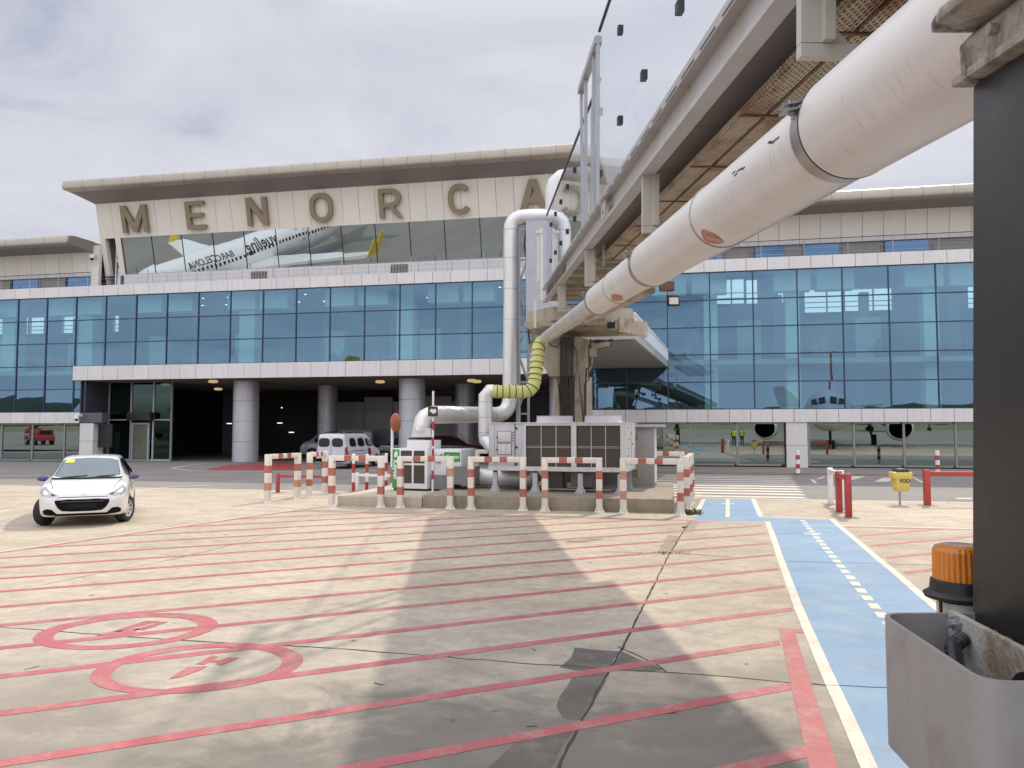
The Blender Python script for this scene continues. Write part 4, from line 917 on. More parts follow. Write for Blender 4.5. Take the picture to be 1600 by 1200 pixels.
# cover box: rounded open trough
Yf, Yn = 1.75, 1.265; r_ = ray(1372, 957); pf = CAM + r_*(Yf/r_.y); r_ = ray(1536, 1066); pn = CAM + r_*((pf.z-CAMH)/r_.z); zr = pf.z; hb = zr - AtY(1372,1152,Yf).z
CB = thing('cover_box', 'open grey steel trough box with rounded corners at the foot of the dark post', 'box', (pn.x, pn.y, zr-hb))
def rbox(inset, r):
    fx, fy = pf.x-pn.x, pf.y-pn.y; P = [(fx+inset, fy-inset), (inset, inset), (.62-inset, inset), (.62-inset, fy-inset)]; out = []
    for i in range(4):
        a, b, c = Vector(P[i-1]), Vector(P[i]), Vector(P[(i+1)%4]); d0 = (a-b).normalized(); d1 = (c-b).normalized(); k = r
        for t in range(7):
            s = t/6; p0 = b+d0*k; p1 = b+d1*k; out.append(p0*(1-s)**2 + b*2*s*(1-s) + p1*s*s)
    return out
A, B = rbox(0, .055), rbox(.009, .048); n = len(A); vs = [(*p,0) for p in A]+[(*p,hb) for p in A]+[(*p,hb) for p in B]+[(*p,.01) for p in B]
fs = [(i,(i+1)%n,(i+1)%n+n,i+n) for i in range(n)]+[(i+n,(i+1)%n+n,(i+1)%n+2*n,i+2*n) for i in range(n)]+[(i+2*n,(i+1)%n+2*n,(i+1)%n+3*n,i+3*n) for i in range(n)]+[tuple(range(n-1,-1,-1)),tuple(range(3*n,4*n))]
m_box = M('box_grey', (.34,.335,.33), .42, .25, .14, 3.2, bump=.06, bscale=45, dirt=(.22,.20,.18), dirt_amt=.55, dirt_scale=7)
part('shell', MB().add(vs, fs), m_box, CB, smooth=40)
mb = MB(); fx, fy = pf.x-pn.x, pf.y-pn.y; mb.prism([(.15,.012,.012),(.165,.012,.012),(.165+fx,fy-.012,.012),(.15+fx,fy-.012,.012)], (0,0,hb-.004)); part('inner_plate', mb, m_cast, CB)
mb = MB(); mb.prism([(.166,.012,hb-.06),(.60,.012,hb-.06),(.60,fy-.012,hb-.06),(.166+fx,fy-.012,hb-.06)], (0,0,.03)); part('base_shelf', mb, m_cast, CB)
mb = MB(); mb.cyl((.203,.41,.265),(.186,.41,.265),.017,n=6); mb.cyl((.186,.41,.265),(.172,.41,.265),.009,n=8); part('bolt', mb, m_steel, CB)
mb = MB(); pts = [(.185,.37,.245),(.15,.35,.235),(.125,.30,.21),(.115,.24,.17),(.12,.18,.10)]; rs=[]; path=[]
for i in range(25):
    t = i/24*4; k = min(int(t),3); p = Vector(pts[k]).lerp(Vector(pts[k+1]), t-k); path.append(p); rs.append(.017 if i % 2 else .0135)
mb.tube(path, rs, 10); part('conduit', mb, m_black, CB, smooth=50)
mb = MB(); mb.cyl((.1535,.11,hb-.075),(.147,.11,hb-.075),.055,n=28); part('hole_disc', mb, m_black, CB, smooth=60)  # flat black disc standing in for the shade inside a round hole
mb = MB(); random.seed(11)
for k in range(70):
    s = random.uniform(.006,.016); mb.lathe([(s,0),(s*.8,s*.5),(0,s*.7)], 5, (random.uniform(.215,.36), random.uniform(.30,.46), hb-.0295 + random.uniform(0,.006)))
part('dry_debris', mb, M('dry_leaves', (.15,.10,.06), .9, 0, .5, 60), CB)['kind'] = 'stuff'
# amber beacon
P = AtY(1502, 905, 1.88); BE = thing('warning_beacon', 'amber warning beacon on a black base standing behind the grey box', 'beacon', (P.x, P.y, 1.612))
m_amb = M('amber_lens', (.62,.20,.012), .18, 0, .1, 6, coat=.6)
zz = P.z - 1.612; mb = MB(); n = 64; vs = []; prof = [(.062,0),(.0625,.018),(.061,.068),(.056,.078),(.042,.083),(0,.0845)]
for j in range(n):
    a = 2*math.pi*j/n; k = 1 - (.04 if j % 2 else 0)
    for i, (r, z) in enumerate(prof): vs.append((r*math.cos(a)*(k if i < 3 else 1), r*math.sin(a)*(k if i < 3 else 1), zz+z))
m6 = len(prof); mb.add(vs, [(j*m6+i, ((j+1)%n)*m6+i, ((j+1)%n)*m6+i+1, j*m6+i+1) for j in range(n) for i in range(m6-1)])
part('lens', mb, m_amb, BE, smooth=14)
part('lens_core', MB().lathe([(.0,0),(.05,0),(.045,.06),(0,.065)], 24, (0,0,zz+.002)), M('amber_core', (.45,.11,.01), .3), BE, smooth=50)
part('base', MB().lathe([(.05,-.050),(.081,-.044),(.084,-.036),(.070,-.027),(.067,-.002),(.064,.0)], 40, (0,0,zz)), m_black, BE, smooth=35)
part('stand', MB().lathe([(.055,0),(.055,zz-.052)], 28), M('stand_white', (.6,.6,.58), .4), BE, smooth=40)
part('stay', MB().cyl((-.068,-.03,.0),(-.068,-.03,zz-.04),.004,n=8), m_black, BE)
# ---------------------------------------------------------------- plinth and plant
m_plin = M('plinth_concrete', (.33,.285,.215), .85, 0, .2, 1.3, bump=.4, bscale=26, streak=.55, dirt=(.15,.13,.085), dirt_amt=.6, dirt_scale=1.6)
PL = fthing('concrete_plinth', 'long raised concrete base under the air conditioning plant', 'plinth', 0, 0)
part('main_slab', MB().box(1.95, 8.42, -21.38, -15.4, -.05, .34), m_plin, PL, bevel=.035)
part('low_slab', MB().box(-.45, 1.93, -21.36, -15.6, -.05, .27), M('plinth_pale', (.50,.44,.34), .85, 0, .15, 1.3, bump=.3, bscale=26, streak=.4), PL, bevel=.03, label='paler lower end of the base')
# big chiller
m_acg = M('chiller_grey', (.50,.50,.53), .42, .05, .07, 1.5, streak=.2, dirt=(.36,.33,.3), dirt_amt=.3)
m_acw = M('chiller_white', (.62,.61,.61), .42, 0, .07, 2, streak=.3, dirt=(.40,.33,.26), dirt_amt=.4)
def fin_mat(name, col, col2, px, axis=0):
    m, nt, out = nodes(name); T = NT(nt); co = T.n('ShaderNodeTexCoord').outputs['Object']; sp = T.n('ShaderNodeSeparateXYZ', ins={0: co})
    f = T.math('FRACT', T.math('DIVIDE', sp.outputs[axis], px)); g = T.math('FRACT', T.math('DIVIDE', sp.outputs[2], .016))
    n = T.noise(co, 2.2, 5, .6); c = T.mix(T.ramp(f, .0, .5), col, col2); c = T.mix(T.math('MULTIPLY', T.math('LESS_THAN', g, .3), .5), c, tuple(x*.5 for x in col))
    c = T.mix(T.math('MULTIPLY', T.ramp(n, .45, .7), .5), c, (.075,.058,.04)); T.bsdf(out, c, .55, .3); return m
m_fin = fin_mat('coil_fins', (.05,.041,.031), (.085,.07,.053), .09)
p = GL(760,768,.34); AC = fthing('chiller_unit', 'big grey air handling chiller on legs, with brown coil grilles and two fans on top', 'chiller', p.x+.05, p.y+.06, .34, rz=-R(4))
L, D, H0, H1 = 3.80, 2.1, .70, 1.90
mb = MB(); mb.box(0, .75, 0, D, H0, H1-.03); mb.box(.76, .98, 0.01, D, H0, H1-.03); part('control_cabinet', mb, m_acg, AC, bevel=.012)
mb = MB(); mb.box(.98, L-.02, .16, D, H0, H1-.03); mb.box(.98,1.06,.0,.16,H0,H1-.03); mb.box(2.32,2.46,-.01,.16,H0,H1-.03); mb.box(L-.16,L,-.005,D,H0,H1-.03); mb.box(1.06,2.32,.0,.16,H1-.09,H1-.03); mb.box(2.46,L-.16,.0,.16,H1-.09,H1-.03); mb.box(-.015,L+.012,-.02,D+.01,H1-.03,H1)
part('casing', mb, m_acw, AC)
mb = MB(); mb.box(-.01,L+.005,-.015,.12,H0-.12,H0); mb.box(-.01,L+.005,D-.12,D,H0-.12,H0); mb.box(-.01,.1,.12,D-.12,H0-.12,H0); mb.box(L-.1,L+.004,.12,D-.12,H0-.12,H0); part('base_frame', mb, m_acw, AC)
for a, b in ((1.07,2.31),(2.47,L-.17)):
    part('coil_grille', MB().box(a, b, .05, .155, H0+.0, H1-.1), m_fin, AC)
    mb = MB()
    for k in (1,2): x = a+(b-a)*k/3; mb.box(x-.010, x+.010, .035, .05, H0, H1-.1)
    mb.box(a, b, .036, .049, (H0+H1)/2-.055, (H0+H1)/2-.045); mb.box(a, b, .036, .049, (H0+H1)/2-.09, (H0+H1)/2-.08)
    part('grille_bars', mb, m_acg, AC)
for z0 in (1.36, 1.02):
    d = part('access_door', MB().box(.26,.64,-.012,0,z0,z0+.29), m_acw, AC, bevel=.006); mb = MB()
    for a in ((.25,.65,z0-.012,z0-.002),(.25,.65,z0+.292,z0+.302),(.24,.25,z0-.012,z0+.302),(.65,.66,z0-.012,z0+.302)): mb.box(a[0],a[1],-.006,-.0,a[2],a[3])
    mb.cyl((.25,-.03,z0+.13),(.25,0,z0+.13),.02,n=8); mb.box(.21,.27,-.03,-.02,z0+.12,z0+.14); part('gasket', mb, m_black, d)
mb = MB()
for k in range(4): mb.cyl((.70,-.015,1.62-k*.075),(.70,0,1.62-k*.075),.018,n=8)
for z in (.76,1.22,1.74): mb.box(.775,.815,-.025,-.0,z-.03,z+.03)
mb.cyl((.21,-.015,.79),(.21,0,.79),.018,n=8); mb.box(.74,.745,-.004,0,H0,H1-.05); mb.box(.165,.17,-.004,0,H0,H1-.05); part('catches', mb, m_black, AC)
mb = MB(); mb.cyl((.33,-.02,.84),(.33,0,.84),.03,n=12); part('red_switch', mb, m_redp, AC); part('blue_switch', MB().cyl((.53,-.02,.84),(.53,0,.84),.022,n=12), M('switch_blue',(.05,.12,.3),.4), AC)
mb = MB()
for y, z in ((.4,1.75),(.55,1.45),(.4,1.2),(.3,1.0),(.4,.8),(1.0,1.6),(1.3,1.3)): mb.cyl((L,y,z),(L+.02,y,z),.022,n=8)
mb.box(L,L+.006,1.05,1.06,H0,H1-.05); part('side_latches', mb, m_black, AC)
for x in (.16, 1.30, 2.55, 3.62):
    for y in (.1, D-.12):
        mb = MB(); mb.box(x-.065,x+.065,y-.05,y+.05,.02,H0-.17); mb.prism([(x-.065,y-.012,.03),(x-.14,y-.012,.03),(x-.065,y-.012,.2)], (0,.024,0)); mb.prism([(x+.065,y-.012,.03),(x+.14,y-.012,.03),(x+.065,y-.012,.2)], (0,.024,0)); mb.box(x-.15,x+.15,y-.1,y+.1,0,.02)
        l = part('leg', mb, m_acg, AC); part('damper', MB().box(x-.05,x+.05,y-.05,y+.05,H0-.17,H0-.12), m_black, l)
for x in (1.63, 3.02):
    part('fan_shroud', MB().lathe([(.56,0),(.52,.03),(.51,.17),(.53,.19),(.50,.19),(.48,.02),(.0,.02)], 40, (x,1.1,H1)), m_acw, AC, smooth=40)
mb = MB(); mb.box(1.5,1.9,.9,1.5,.02,.55); mb.box(2.2,2.8,.5,1.3,.12,.56); part('compressor', mb, M('compressor_grey',(.2,.2,.21),.5), AC, bevel=.03)
mb = MB(); mb.tube([(-.9,1.2,.30),(.9,1.2,.30),(1.05,1.2,.45)], .26, 24); part('return_duct', mb, m_alu, AC, smooth=50)
mb = MB()
for k in range(3): mb.tube([(1.2,.7+k*.1,.08),(2,.65+k*.1,.06),(3.4,.8+k*.1,.07)], .02, 6)
mb.box(1.55,3.3,.62,1.0,.03,.07); part('floor_cables', mb, m_steel, AC)
# electrical cabinet
p = GL(978,762,.34); CA = fthing('electrical_cabinet', 'tall grey electrical cabinet with a flat overhanging cap beside the chiller', 'cabinet', 6.95, -17.75, .34, rz=-R(4))
m_cab = M('cabinet_grey', (.33,.32,.32), .55, 0, .06, 1.5, dirt=(.31,.25,.16), dirt_amt=.8, dirt_scale=1.1)
part('body', MB().box(-.9,.93,0,.75,.06,1.76), m_cab, CA, bevel=.012); part('plinth', MB().box(-.88,.91,.02,.73,0,.06), M('grey_paint',(.4,.4,.4)), CA)
part('side_door', MB().box(.931,.943,.04,.71,.14,1.74), m_white, CA); part('cap', MB().box(-.95,1.2,-.14,.9,1.765,1.84), m_greyp, CA, bevel=.012)
for z in (1.50,.42):
    v_ = part('vent', MB().box(.22,.50,-.012,0,z-.12,z+.12), M('vent_cream',(.48,.42,.3),.5), CA); mb = MB()
    for k in range(5): mb.box(.25,.47,-.02,-.0125,z-.095+k*.042,z-.075+k*.042)
    part('louvres', mb, M('vent_brown',(.13,.1,.09)), v_)
mb = MB(); 
for x in (-.55,-.45,-.35,.2,.3,.4): mb.cyl((x,.3,1.84),(x,.3,1.90),.03,n=8)
part('lifting_eyes', mb, m_steel, CA)
# small green branded unit
p = GL(613,766,.27); GU = fthing('condenser_unit', 'small white condenser with a green lettered side panel and a duct rising from its top', 'condenser', p.x, p.y, .27, rz=-R(8))
gw, gd, gh = 1.12, 1.0, 1.22
m_green = M('green_panel', (.035,.30,.045), .4, 0, .1, 3)
part('casing', MB().box(0, gw, .01, gd, .06, gh), m_white, GU, bevel=.012); part('feet', MB().box(.05,.15,.0,gd,0,.06).box(gw-.15,gw-.05,0,gd,0,.06), m_black, GU)
part('green_side_panel', MB().box(-.002,.215,-.006,.012,.07,gh-.03), m_green, GU)
me = text_mesh('Keyter', .20, .004, .006, 1.05, m_white); o = obj('lettering', me, GU, 'white word Keyter reading downwards'); o.matrix_local = Matrix.Translation((.095,-.010,.68)) @ Matrix.Rotation(R(90),4,'Y') @ Matrix.Rotation(R(90),4,'X')
o.matrix_local = Matrix(((0,0,1,0),(0,0,0,0),(0,0,0,0),(0,0,0,1)))  # replaced below
bxx, byy, bzz = Vector((0,0,-1)), Vector((1,0,0)), Vector((0,-1,0))
o.matrix_local = Matrix(((bxx.x,byy.x,bzz.x,.10),(bxx.y,byy.y,bzz.y,-.010),(bxx.z,byy.z,bzz.z,.60),(0,0,0,1)))
mb = MB(); mb.prism([(.05,-.007,1.0),(.07,-.007,1.1),(.13,-.007,1.15),(.17,-.007,1.12),(.17,-.007,1.03),(.12,-.007,.97),(.08,-.007,.96)], (0,-.004,0)); part('leaf_emblem', mb, m_white, GU)
for (a,b,c,d_) in ((.27,.62,.80,1.16),(.69,1.03,.80,1.16),(.27,.62,.22,.74),(.69,1.03,.22,.74)):
    part('grille', MB().box(a,b,-.004,.012,c,d_), m_fin, GU)
mb = MB(); mb.box(gw-.01,gw+.95,.25,1.35,.45,gh-.02); part('rear_casing', mb, m_white, GU, bevel=.012)
part('lower_box', MB().box(gw+.02,gw+.55,.2,1.2,.05,.45), M('box_mid_grey',(.2,.2,.2),.5), GU); part('side_box', MB().box(gw+.6,gw+1.35,.0,.7,.22,.72), M('box_mid_grey',(.2,.2,.2),.5), GU)
part('green_plate', MB().box(gw+.42,gw+.92,.238,.25,.85,1.12), m_green, GU); o = obj('lettering', text_mesh('Keyter', .15, .004, .004, 1, m_white), GU); o.matrix_local = Matrix.Translation((gw+.70,.234,.985)) @ Matrix.Rotation(R(90),4,'X')
mb = MB(); mb.tube([(gw+.1,.2,1.1),(gw+.18,.15,1.0),(gw+.2,.16,.8)], .025, 8); mb.tube([(gw+.28,.2,.8),(gw+.3,.16,1.0),(gw+.38,.2,1.08)], .03, 8); part('pipe_loops', mb, m_steel, GU, smooth=50)
part('top_collar', MB().box(.38,1.12,.15,.95,gh,gh+.24), m_white, GU, bevel=.02)
mb = MB()
for k in range(9): mb.tube([(.42+k*.08,.2,gh+.27),(.46+k*.08,.25,gh+.31),(.5+k*.08,.2,gh+.27)], .02, 6)
part('cable_tangle', mb, m_black, GU)
# aluminium ducts
m_seam = m_joint
def duct(par, path, r, nm='duct_run', n=28, rings=None, mat=None):
    part(nm, MB().tube(path, r, n), mat or m_alu, par, smooth=28)
def arc(c, a, b, n=5):
    """round the corner at c between points a and b"""
    c, a, b = Vector(c), Vector(a), Vector(b); return [a*(1-t)**2 + c*2*t*(1-t) + b*t*t for t in [i/n for i in range(n+1)]]
def ringset(par, pts, r, n=28):
    mb = MB()
    for p, d in pts: p = Vector(p); d = Vector(d).normalized(); mb.tube([p-d*.008, p+d*.008], r+.004, n)
    part('duct_seams', mb, M('seam_grey',(.35,.34,.32),.4,.6), par, smooth=40)
Yp = 27.4; q = lambda x, y, Y=Yp: AtY(x, y, Y)
base = q(797, 650); AD = thing('exhaust_duct', 'tall silver duct rising from the green unit and looping over the top behind the bridge', 'duct', (base.x, base.y, .3))
rel = lambda P: Vector(P) - AD.location
rd_ = .25
h0, h1 = q(663,648,23.0), q(768,648,27.0)
path = [rel(q(657,674,22.7)), rel(q(658,668,22.7))] + [rel(p) for p in arc(q(660,648,22.8), q(659,664,22.75), q(678,648,23.1), 4)] + [rel(h1)] + [rel(p) for p in arc(q(797,648), q(774,648,27.1), q(797,618), 6)] + [rel(q(797.5,470)), rel(q(797.5,362))] + [rel(p) for p in arc(q(797.5,338), q(797.5,360), q(822,338), 5)] + [rel(q(858,337))] + [rel(p) for p in arc(q(882,337), q(860,337), q(882,362), 5)] + [rel(q(882,450))]
rs = [.25]*6 + [.27]*9 + [rd_]*40; rs = rs[:len(path)]
part('duct_run', MB().tube(path, rs, 30), m_alu, AD, smooth=26)
rg = [(rel(q(797.5,y)), (0,0,1)) for y in (360,404,452,500,545,590,616)] + [(rel(q(882,y)), (0,0,1)) for y in (362,400,440)] + [(rel(q(x,648,Y)), (1,.05,0)) for x, Y in ((682,23.35),)]
ringset(AD, rg, rd_+.002)
part('transition_hood', MB().prism([rel(q(x,y,22.5)) for x, y in ((642,683),(646,668),(672,669),(674,683))], (.02,.55,0)), m_alu, AD)
UDb = q(866,345,27.4); UD = thing('vent_duct', 'white painted vent duct with a cranked top in front of the letter A', 'duct', (UDb.x, 27.4, UDb.z))
rel2 = lambda P: Vector(P) - UD.location
part('duct_run', MB().tube([rel2(q(866,341,27.4)), rel2(q(866,300,27.4))] + [rel2(p) for p in arc(q(866,278,27.4), q(866,299,27.4), q(892,276,27.4), 3)] + [rel2(q(925,275,27.4))], .33, 26), M('duct_white',(.70,.70,.71),.35,.2,.05,2), UD, smooth=26)
# riser elbow and yellow hose
e0 = q(757,606,23.0); EL = thing('riser_duct', 'short silver riser with an angled elbow between the yellow hose and the chiller', 'duct', (e0.x, e0.y, .34))
rel3 = lambda P: Vector(P) - EL.location
path = [rel3(q(770,611,23.0)), rel3(q(766,610.5,23.0)), rel3(q(758.5,618,23.0)), rel3(q(758.5,680,23.0)), rel3(q(759,686,23.0)), rel3(q(772,703,22.6))]
part('duct_run', MB().tube(path, [.205,.21,.212,.212,.212,.19], 26), m_alu, EL, smooth=26)
ringset(EL, [(rel3(q(758.5,y,23.0)), (0,0,1)) for y in (628,652,676)], .212)
hp = [q(847,534,23.6), q(841,541,23.5), q(840,556,23.4), q(838,575,23.3), q(836,592,23.2)] + arc(q(834,612,23.1), q(835.5,596,23.2), q(818,612,23.1), 4)[1:] + [q(800,612,23.05), q(785,612,23.0), q(769,611.5,23.0)]
YH = thing('flexible_hose', 'yellow flexible air hose with black hoops joining the white duct to the silver riser', 'hose', hp[8])
# resample
def resample(P, st):
    out = [P[0]]; acc = 0
    for a, b in zip(P, P[1:]):
        n = max(1, int((b-a).length/st)); out += [a.lerp(b, i/n) for i in range(1, n+1)]
    return out
rp = resample([Vector(p)-YH.location for p in hp], .045)
for _ in range(5): rp = [rp[0]] + [(rp[i-1]+rp[i]*2+rp[i+1])/4 for i in range(1, len(rp)-1)] + [rp[-1]]
s = 0; rs = []; hoops = []
for i, p in enumerate(rp):
    if i: s += (rp[i]-rp[i-1]).length
    rs.append(.20 + .012*math.cos(2*math.pi*s/.19) + random.uniform(-.003,.003))
    if i and int(s/.19) != int((s-(rp[i]-rp[i-1]).length)/.19): hoops.append((p, rp[i]-rp[i-1]))
m_yel = M('hose_yellow', (.60,.60,.20), .55, 0, .1, 2, bump=.25, bscale=14, dirt=(.42,.4,.15), dirt_amt=.3)
part('fabric_sleeve', MB().tube(rp, rs, 26), m_yel, YH, smooth=60)
mb = MB()
for p, d in hoops: d = d.normalized(); mb.tube([p-d*.012, p+d*.012], .214, 26)
part('hoops', mb, m_black, YH, smooth=40)
# lattice tower carrying the ducts
LT = thing('lattice_tower', 'slim grey steel lattice tower behind the silver duct', 'tower', (q(816,650,27.9).x, 27.9, .3))
mb = MB(); xs_ = [q(808,600,27.6).x-LT.location.x, q(826,600,27.6).x-LT.location.x]; zt_w = AtY(815,345,27.9).z - .3
for x in xs_:
    for y in (-.3,.5): mb.beam((x,y,0),(x,y,zt_w),.08)
k = 0; z = 0
while z < zt_w - 1.2:
    for y in (-.3,.5): mb.beam((xs_[k%2],y,z),(xs_[1-k%2],y,z+1.15),.05); mb.beam((xs_[0],y,z+1.15),(xs_[1],y,z+1.15),.05)
    mb.beam((xs_[0],-.3,z),(xs_[0],.5,z+1.15),.04); z += 1.15; k += 1
part('frame', mb, m_steel, LT)
mb = MB(); mb.box(xs_[0]+.03,xs_[0]+.12,-.45,-.38,0,zt_w); part('cable_channel', mb, m_greyp, LT)
mb = MB(); mb.tube([(xs_[1]-.05,-.4,zt_w),(xs_[1]-.15,-.45,zt_w-1),(xs_[1],-.4,zt_w-2.2),(xs_[1]-.1,-.42,zt_w-3.5),(xs_[1]+.05,-.4,zt_w-4.6)], .03, 7); part('cable', mb, m_black, LT)
mb = MB()
for z in (5.2, 4.6, 6.9): mb.box(xs_[1], xs_[1]+.9, -.1, -.05, z, z+.35)
part('white_brackets', mb, m_white, LT)
# ---------------------------------------------------------------- barriers
def barrier(label, u0, v0, u1, v1, grp='red and white barriers round the plant', h=1.35):
    a, b = W(u0, v0), W(u1, v1); d = (b-a); L = d.length; t = thing('safety_barrier', label, 'barrier', a, math.atan2(d.y, d.x), grp)
    s = .073; T_ = lambda m: None
    mb = MB(); mb.box(-s, s, -s, s, 0, h); mb.box(L-s, L+s, -s, s, 0, h); mb.box(s, L-s, -s*.98, s*.98, h-.135, h)
    w_ = part('frame', mb, m_bwhite, t, bevel=.008)
    e = .0025
    for x in (0, L):
        for z0 in (.83, .345): j = random.uniform(-.012, .012); part('red_band', MB().box(x-s-e, x+s+e, -s-e, s+e, z0+j, z0+.205+j), m_bred2 if random.random() < .35 else m_bred, t)
        part('foot', MB().lathe([(.145,0),(.14,.015),(.105,.05),(.085,.13)], 4, (x, 0, 0), 0), m_bwhite, t)
    for f0, f1 in ((.27,.415),(.565,.705)): part('red_band', MB().box(L*f0, L*f1, -s-e, s+e, h-.135-e, h+e), m_bred, t)
    return t
B = barrier
B('red and white barrier at the left corner, in front of the low red rail', -2.72, -20.95, -2.45, -19.72)
B('red and white barrier second along the left side, before the white van', -2.30, -19.25, -2.42, -17.95)
B('red and white front barrier over the pale low plinth end, left of the green panel', -.54, -21.52, .85, -21.52)
B('red and white front barrier before the small green lettered condenser', 1.39, -21.52, 2.75, -21.52)
B('red and white front barrier before the chiller control cabinet', 3.31, -21.55, 4.67, -21.55)
B('red and white front barrier before the middle of the chiller grilles', 5.24, -21.6, 6.6, -21.6)
B('red and white front barrier at the right corner of the plinth, before the grey cabinet', 7.2, -21.75, 8.56, -21.85)
B('red and white barrier end-on behind the right corner, first of the receding side row', 8.74, -20.45, 8.8, -19.35)
B('red and white barrier end-on at the far end of the receding side row', 8.86, -18.85, 8.95, -17.4)
B('red and white rear barrier seen past the grey cabinet', 7.35, -16.3, 8.7, -16.3)
p = FL(722, 715, -15.2); B('red and white rear barrier between the condenser and the chiller', p.x-1.2, -15.2, p.x, -15.2)
p = FL(746, 715, -15.2); B('red and white rear barrier half hidden behind the chiller', p.x, -15.2, p.x+1.35, -15.2)
# other street furniture
def tube_rail(name, label, a, b, h, r, mat, cat='rail', grp=None, foot=True, legs=2):
    a, b = Vector(a), Vector(b); d = b-a; t = thing(name, label, cat, a, math.atan2(d.y, d.x), grp); L = d.length
    for k in range(legs): x = L*k/(legs-1); part('post', MB().box(x-r,x+r,-r,r,0,h), mat, t, bevel=.006)
    part('rail', MB().box(r if legs else 0, L-r, -r*.8, r*.8, h-.04-r*1.6, h-.04), mat, t, bevel=.006)
    if foot:
        for k in range(legs): x = L*k/(legs-1); part('foot_plate', MB().box(x-.2,x+.2,-.2,.2,0,.012), g_patch2, t)
    return t
tube_rail('guard_rail', 'short white guard rail end-on beside the blue path', G(1298,788), G(1315,796), 1.0, .065, m_white)
tube_rail('guard_rail', 'short bright red guard rail end-on, nearest the blue path', G(1311.5,801), G(1326,809), 1.02, .07, m_redp)
a = G(1449,790); tube_rail('guard_rail', 'long red guard rail running behind the dark steel post', a, a + FU*4.4 + Vector((0,.25,0)), .96, .075, M('rail_red', (.45,.06,.045), .4, 0, .15, 5), legs=3)
a = G(434,770); tube_rail('guard_rail', 'low red pipe rail seen through the left barriers', a, G(520,772), .62, .05, m_redp)
a = G(558,768); tube_rail('guard_rail', 'low white pipe rail seen through the barrier left of the green panel', a, G(640,771), .62, .05, m_white)
def bollard(label, P, h, r, cols, cat='bollard', grp='striped bollards'):
    t = thing('bollard', label, cat, P, 0, grp); n = len(cols)
    for i, c in enumerate(cols):
        part('band', MB().lathe([(r,h*i/n),(r,h*(i+1)/n)], 16), c, t, smooth=40)
    part('cap', MB().lathe([(r,h),(r*.8,h+.015),(0,h+.02)], 16), cols[-1], t, smooth=50); return t
RW = [m_white, m_redp, m_white, m_redp, m_white]
bollard('striped bollard before the cream pier of the storefront', z_(G(1247,743),.10), 1.0, .09, RW)
bollard('striped bollard at the kerb behind the yellow bin, near the long red rail', z_(G(1465.5,744.5),.10), 1.0, .09, RW)
bollard('striped bollard by the grey pier at the terminal corner', G(131,714), .9, .1, RW)
for x, y0, hh in ((552,768,1.22),(573,767,1.2),(603,764,1.2)):
    bollard({552:'thin striped post seen through the barrier left of the green panel, leftmost of three',573:'thin striped post seen through the barrier left of the green panel, middle of three',603:'thin striped post beside the round sign pole'}[x], G(x,y0), hh, .055, [m_redp, m_white, m_redp, m_white], 'bollard', 'thin striped posts')
bollard('plain black bollard standing behind the yellow bin', z_(G(1421,735),.10), 1.25, .07, [m_black], 'bollard', None)
P = G(1408,789); BN = thing('litter_bin', 'yellow litter bin on a thin pole, marked FOD, with a dark lid', 'bin', P)
m_bin = M('bin_yellow', (.66,.53,.13), .5, 0, .07, 4)
part('pole', MB().cyl((0,.06,0),(0,.06,.5),.028,n=10).lathe([(.18,0),(.18,.012)],20,(0,.06,0)), m_steel, BN)
mb = MB(); A_ = [(-.17,-.13),(.17,-.13),(.17,.13),(-.17,.13)]
def frus(x0, y0, z0, x1, y1, z1): mb.add([(-x0,-y0,z0),(x0,-y0,z0),(x0,y0,z0),(-x0,y0,z0),(-x1,-y1,z1),(x1,-y1,z1),(x1,y1,z1),(-x1,y1,z1)], [(0,3,2,1),(4,5,6,7),(0,1,5,4),(1,2,6,5),(2,3,7,6),(3,0,4,7)])
frus(.165,.13,.37,.205,.16,.80); part('body', mb, m_bin, BN, bevel=.03)
mb = MB(); frus(.255,.17,.70,.27,.18,.90); part('shoulder', mb, m_bin, BN, bevel=.05)
mb = MB(); frus(.215,.165,.885,.13,.12,.99); part('lid', mb, m_black, BN, bevel=.03)
o = obj('lettering', text_mesh('FOD', .13, .004, .004, 1.05, m_black), BN, 'dark letters FOD'); o.matrix_local = Matrix.Translation((.05,-.175,.655)) @ Matrix.Rotation(R(90),4,'X') @ Matrix.Rotation(R(2),4,'Z')
o.matrix_local = Matrix.Translation((.04,-.158,.655)) @ Matrix.Rotation(R(86),4,'X')
# round sign seen from behind, and the brown arrow sign on its striped pole
P = G(612,772); RS = thing('round_sign', 'round rust-orange disc sign turned edgeways on a white pole', 'sign', P)
zs = AtY(615,660,P.y).z; part('pole', MB().cyl((0,0,0),(0,0,zs+.1),.045,n=12), m_white, RS, smooth=40)
part('striped_sleeve', MB().cyl((0,0,.35),(0,0,.85),.05,n=12), m_bred, RS, smooth=40)
o = part('disc', MB().lathe([(0,.0),(.2,.0),(.235,.015),(.2,.05),(0,.06)], 32), M('disc_orange',(.42,.15,.075),.45,0,.12,6), RS, smooth=50); o.matrix_local = Matrix.Translation((.10,-.02,zs)) @ Matrix.Rotation(R(52),4,'Z') @ Matrix.Rotation(R(90),4,'X') @ Matrix.Scale(1.25,4,(0,1,0))
part('clip', MB().box(-.05,.1,-.05,.05,zs-.1,zs+.1), m_white, RS)
P = GL(676,771,.27); P = W(P.x, P.y, .27); AS = thing('arrow_sign', 'small brown square sign with white arrow on a striped pole beside the green unit', 'sign', P)
zs = AtY(678,643,P.y).z - .27; zt2 = AtY(680,611,P.y).z - .27
part('pole', MB().cyl((0,0,0),(0,0,zt2),.03,n=10), m_white, AS, smooth=40)
mb = MB()
for y in (665,690,708,742): a = AtY(678,y,P.y).z-.27; mb.cyl((0,0,a-.12),(0,0,a+.12),.033,n=10)
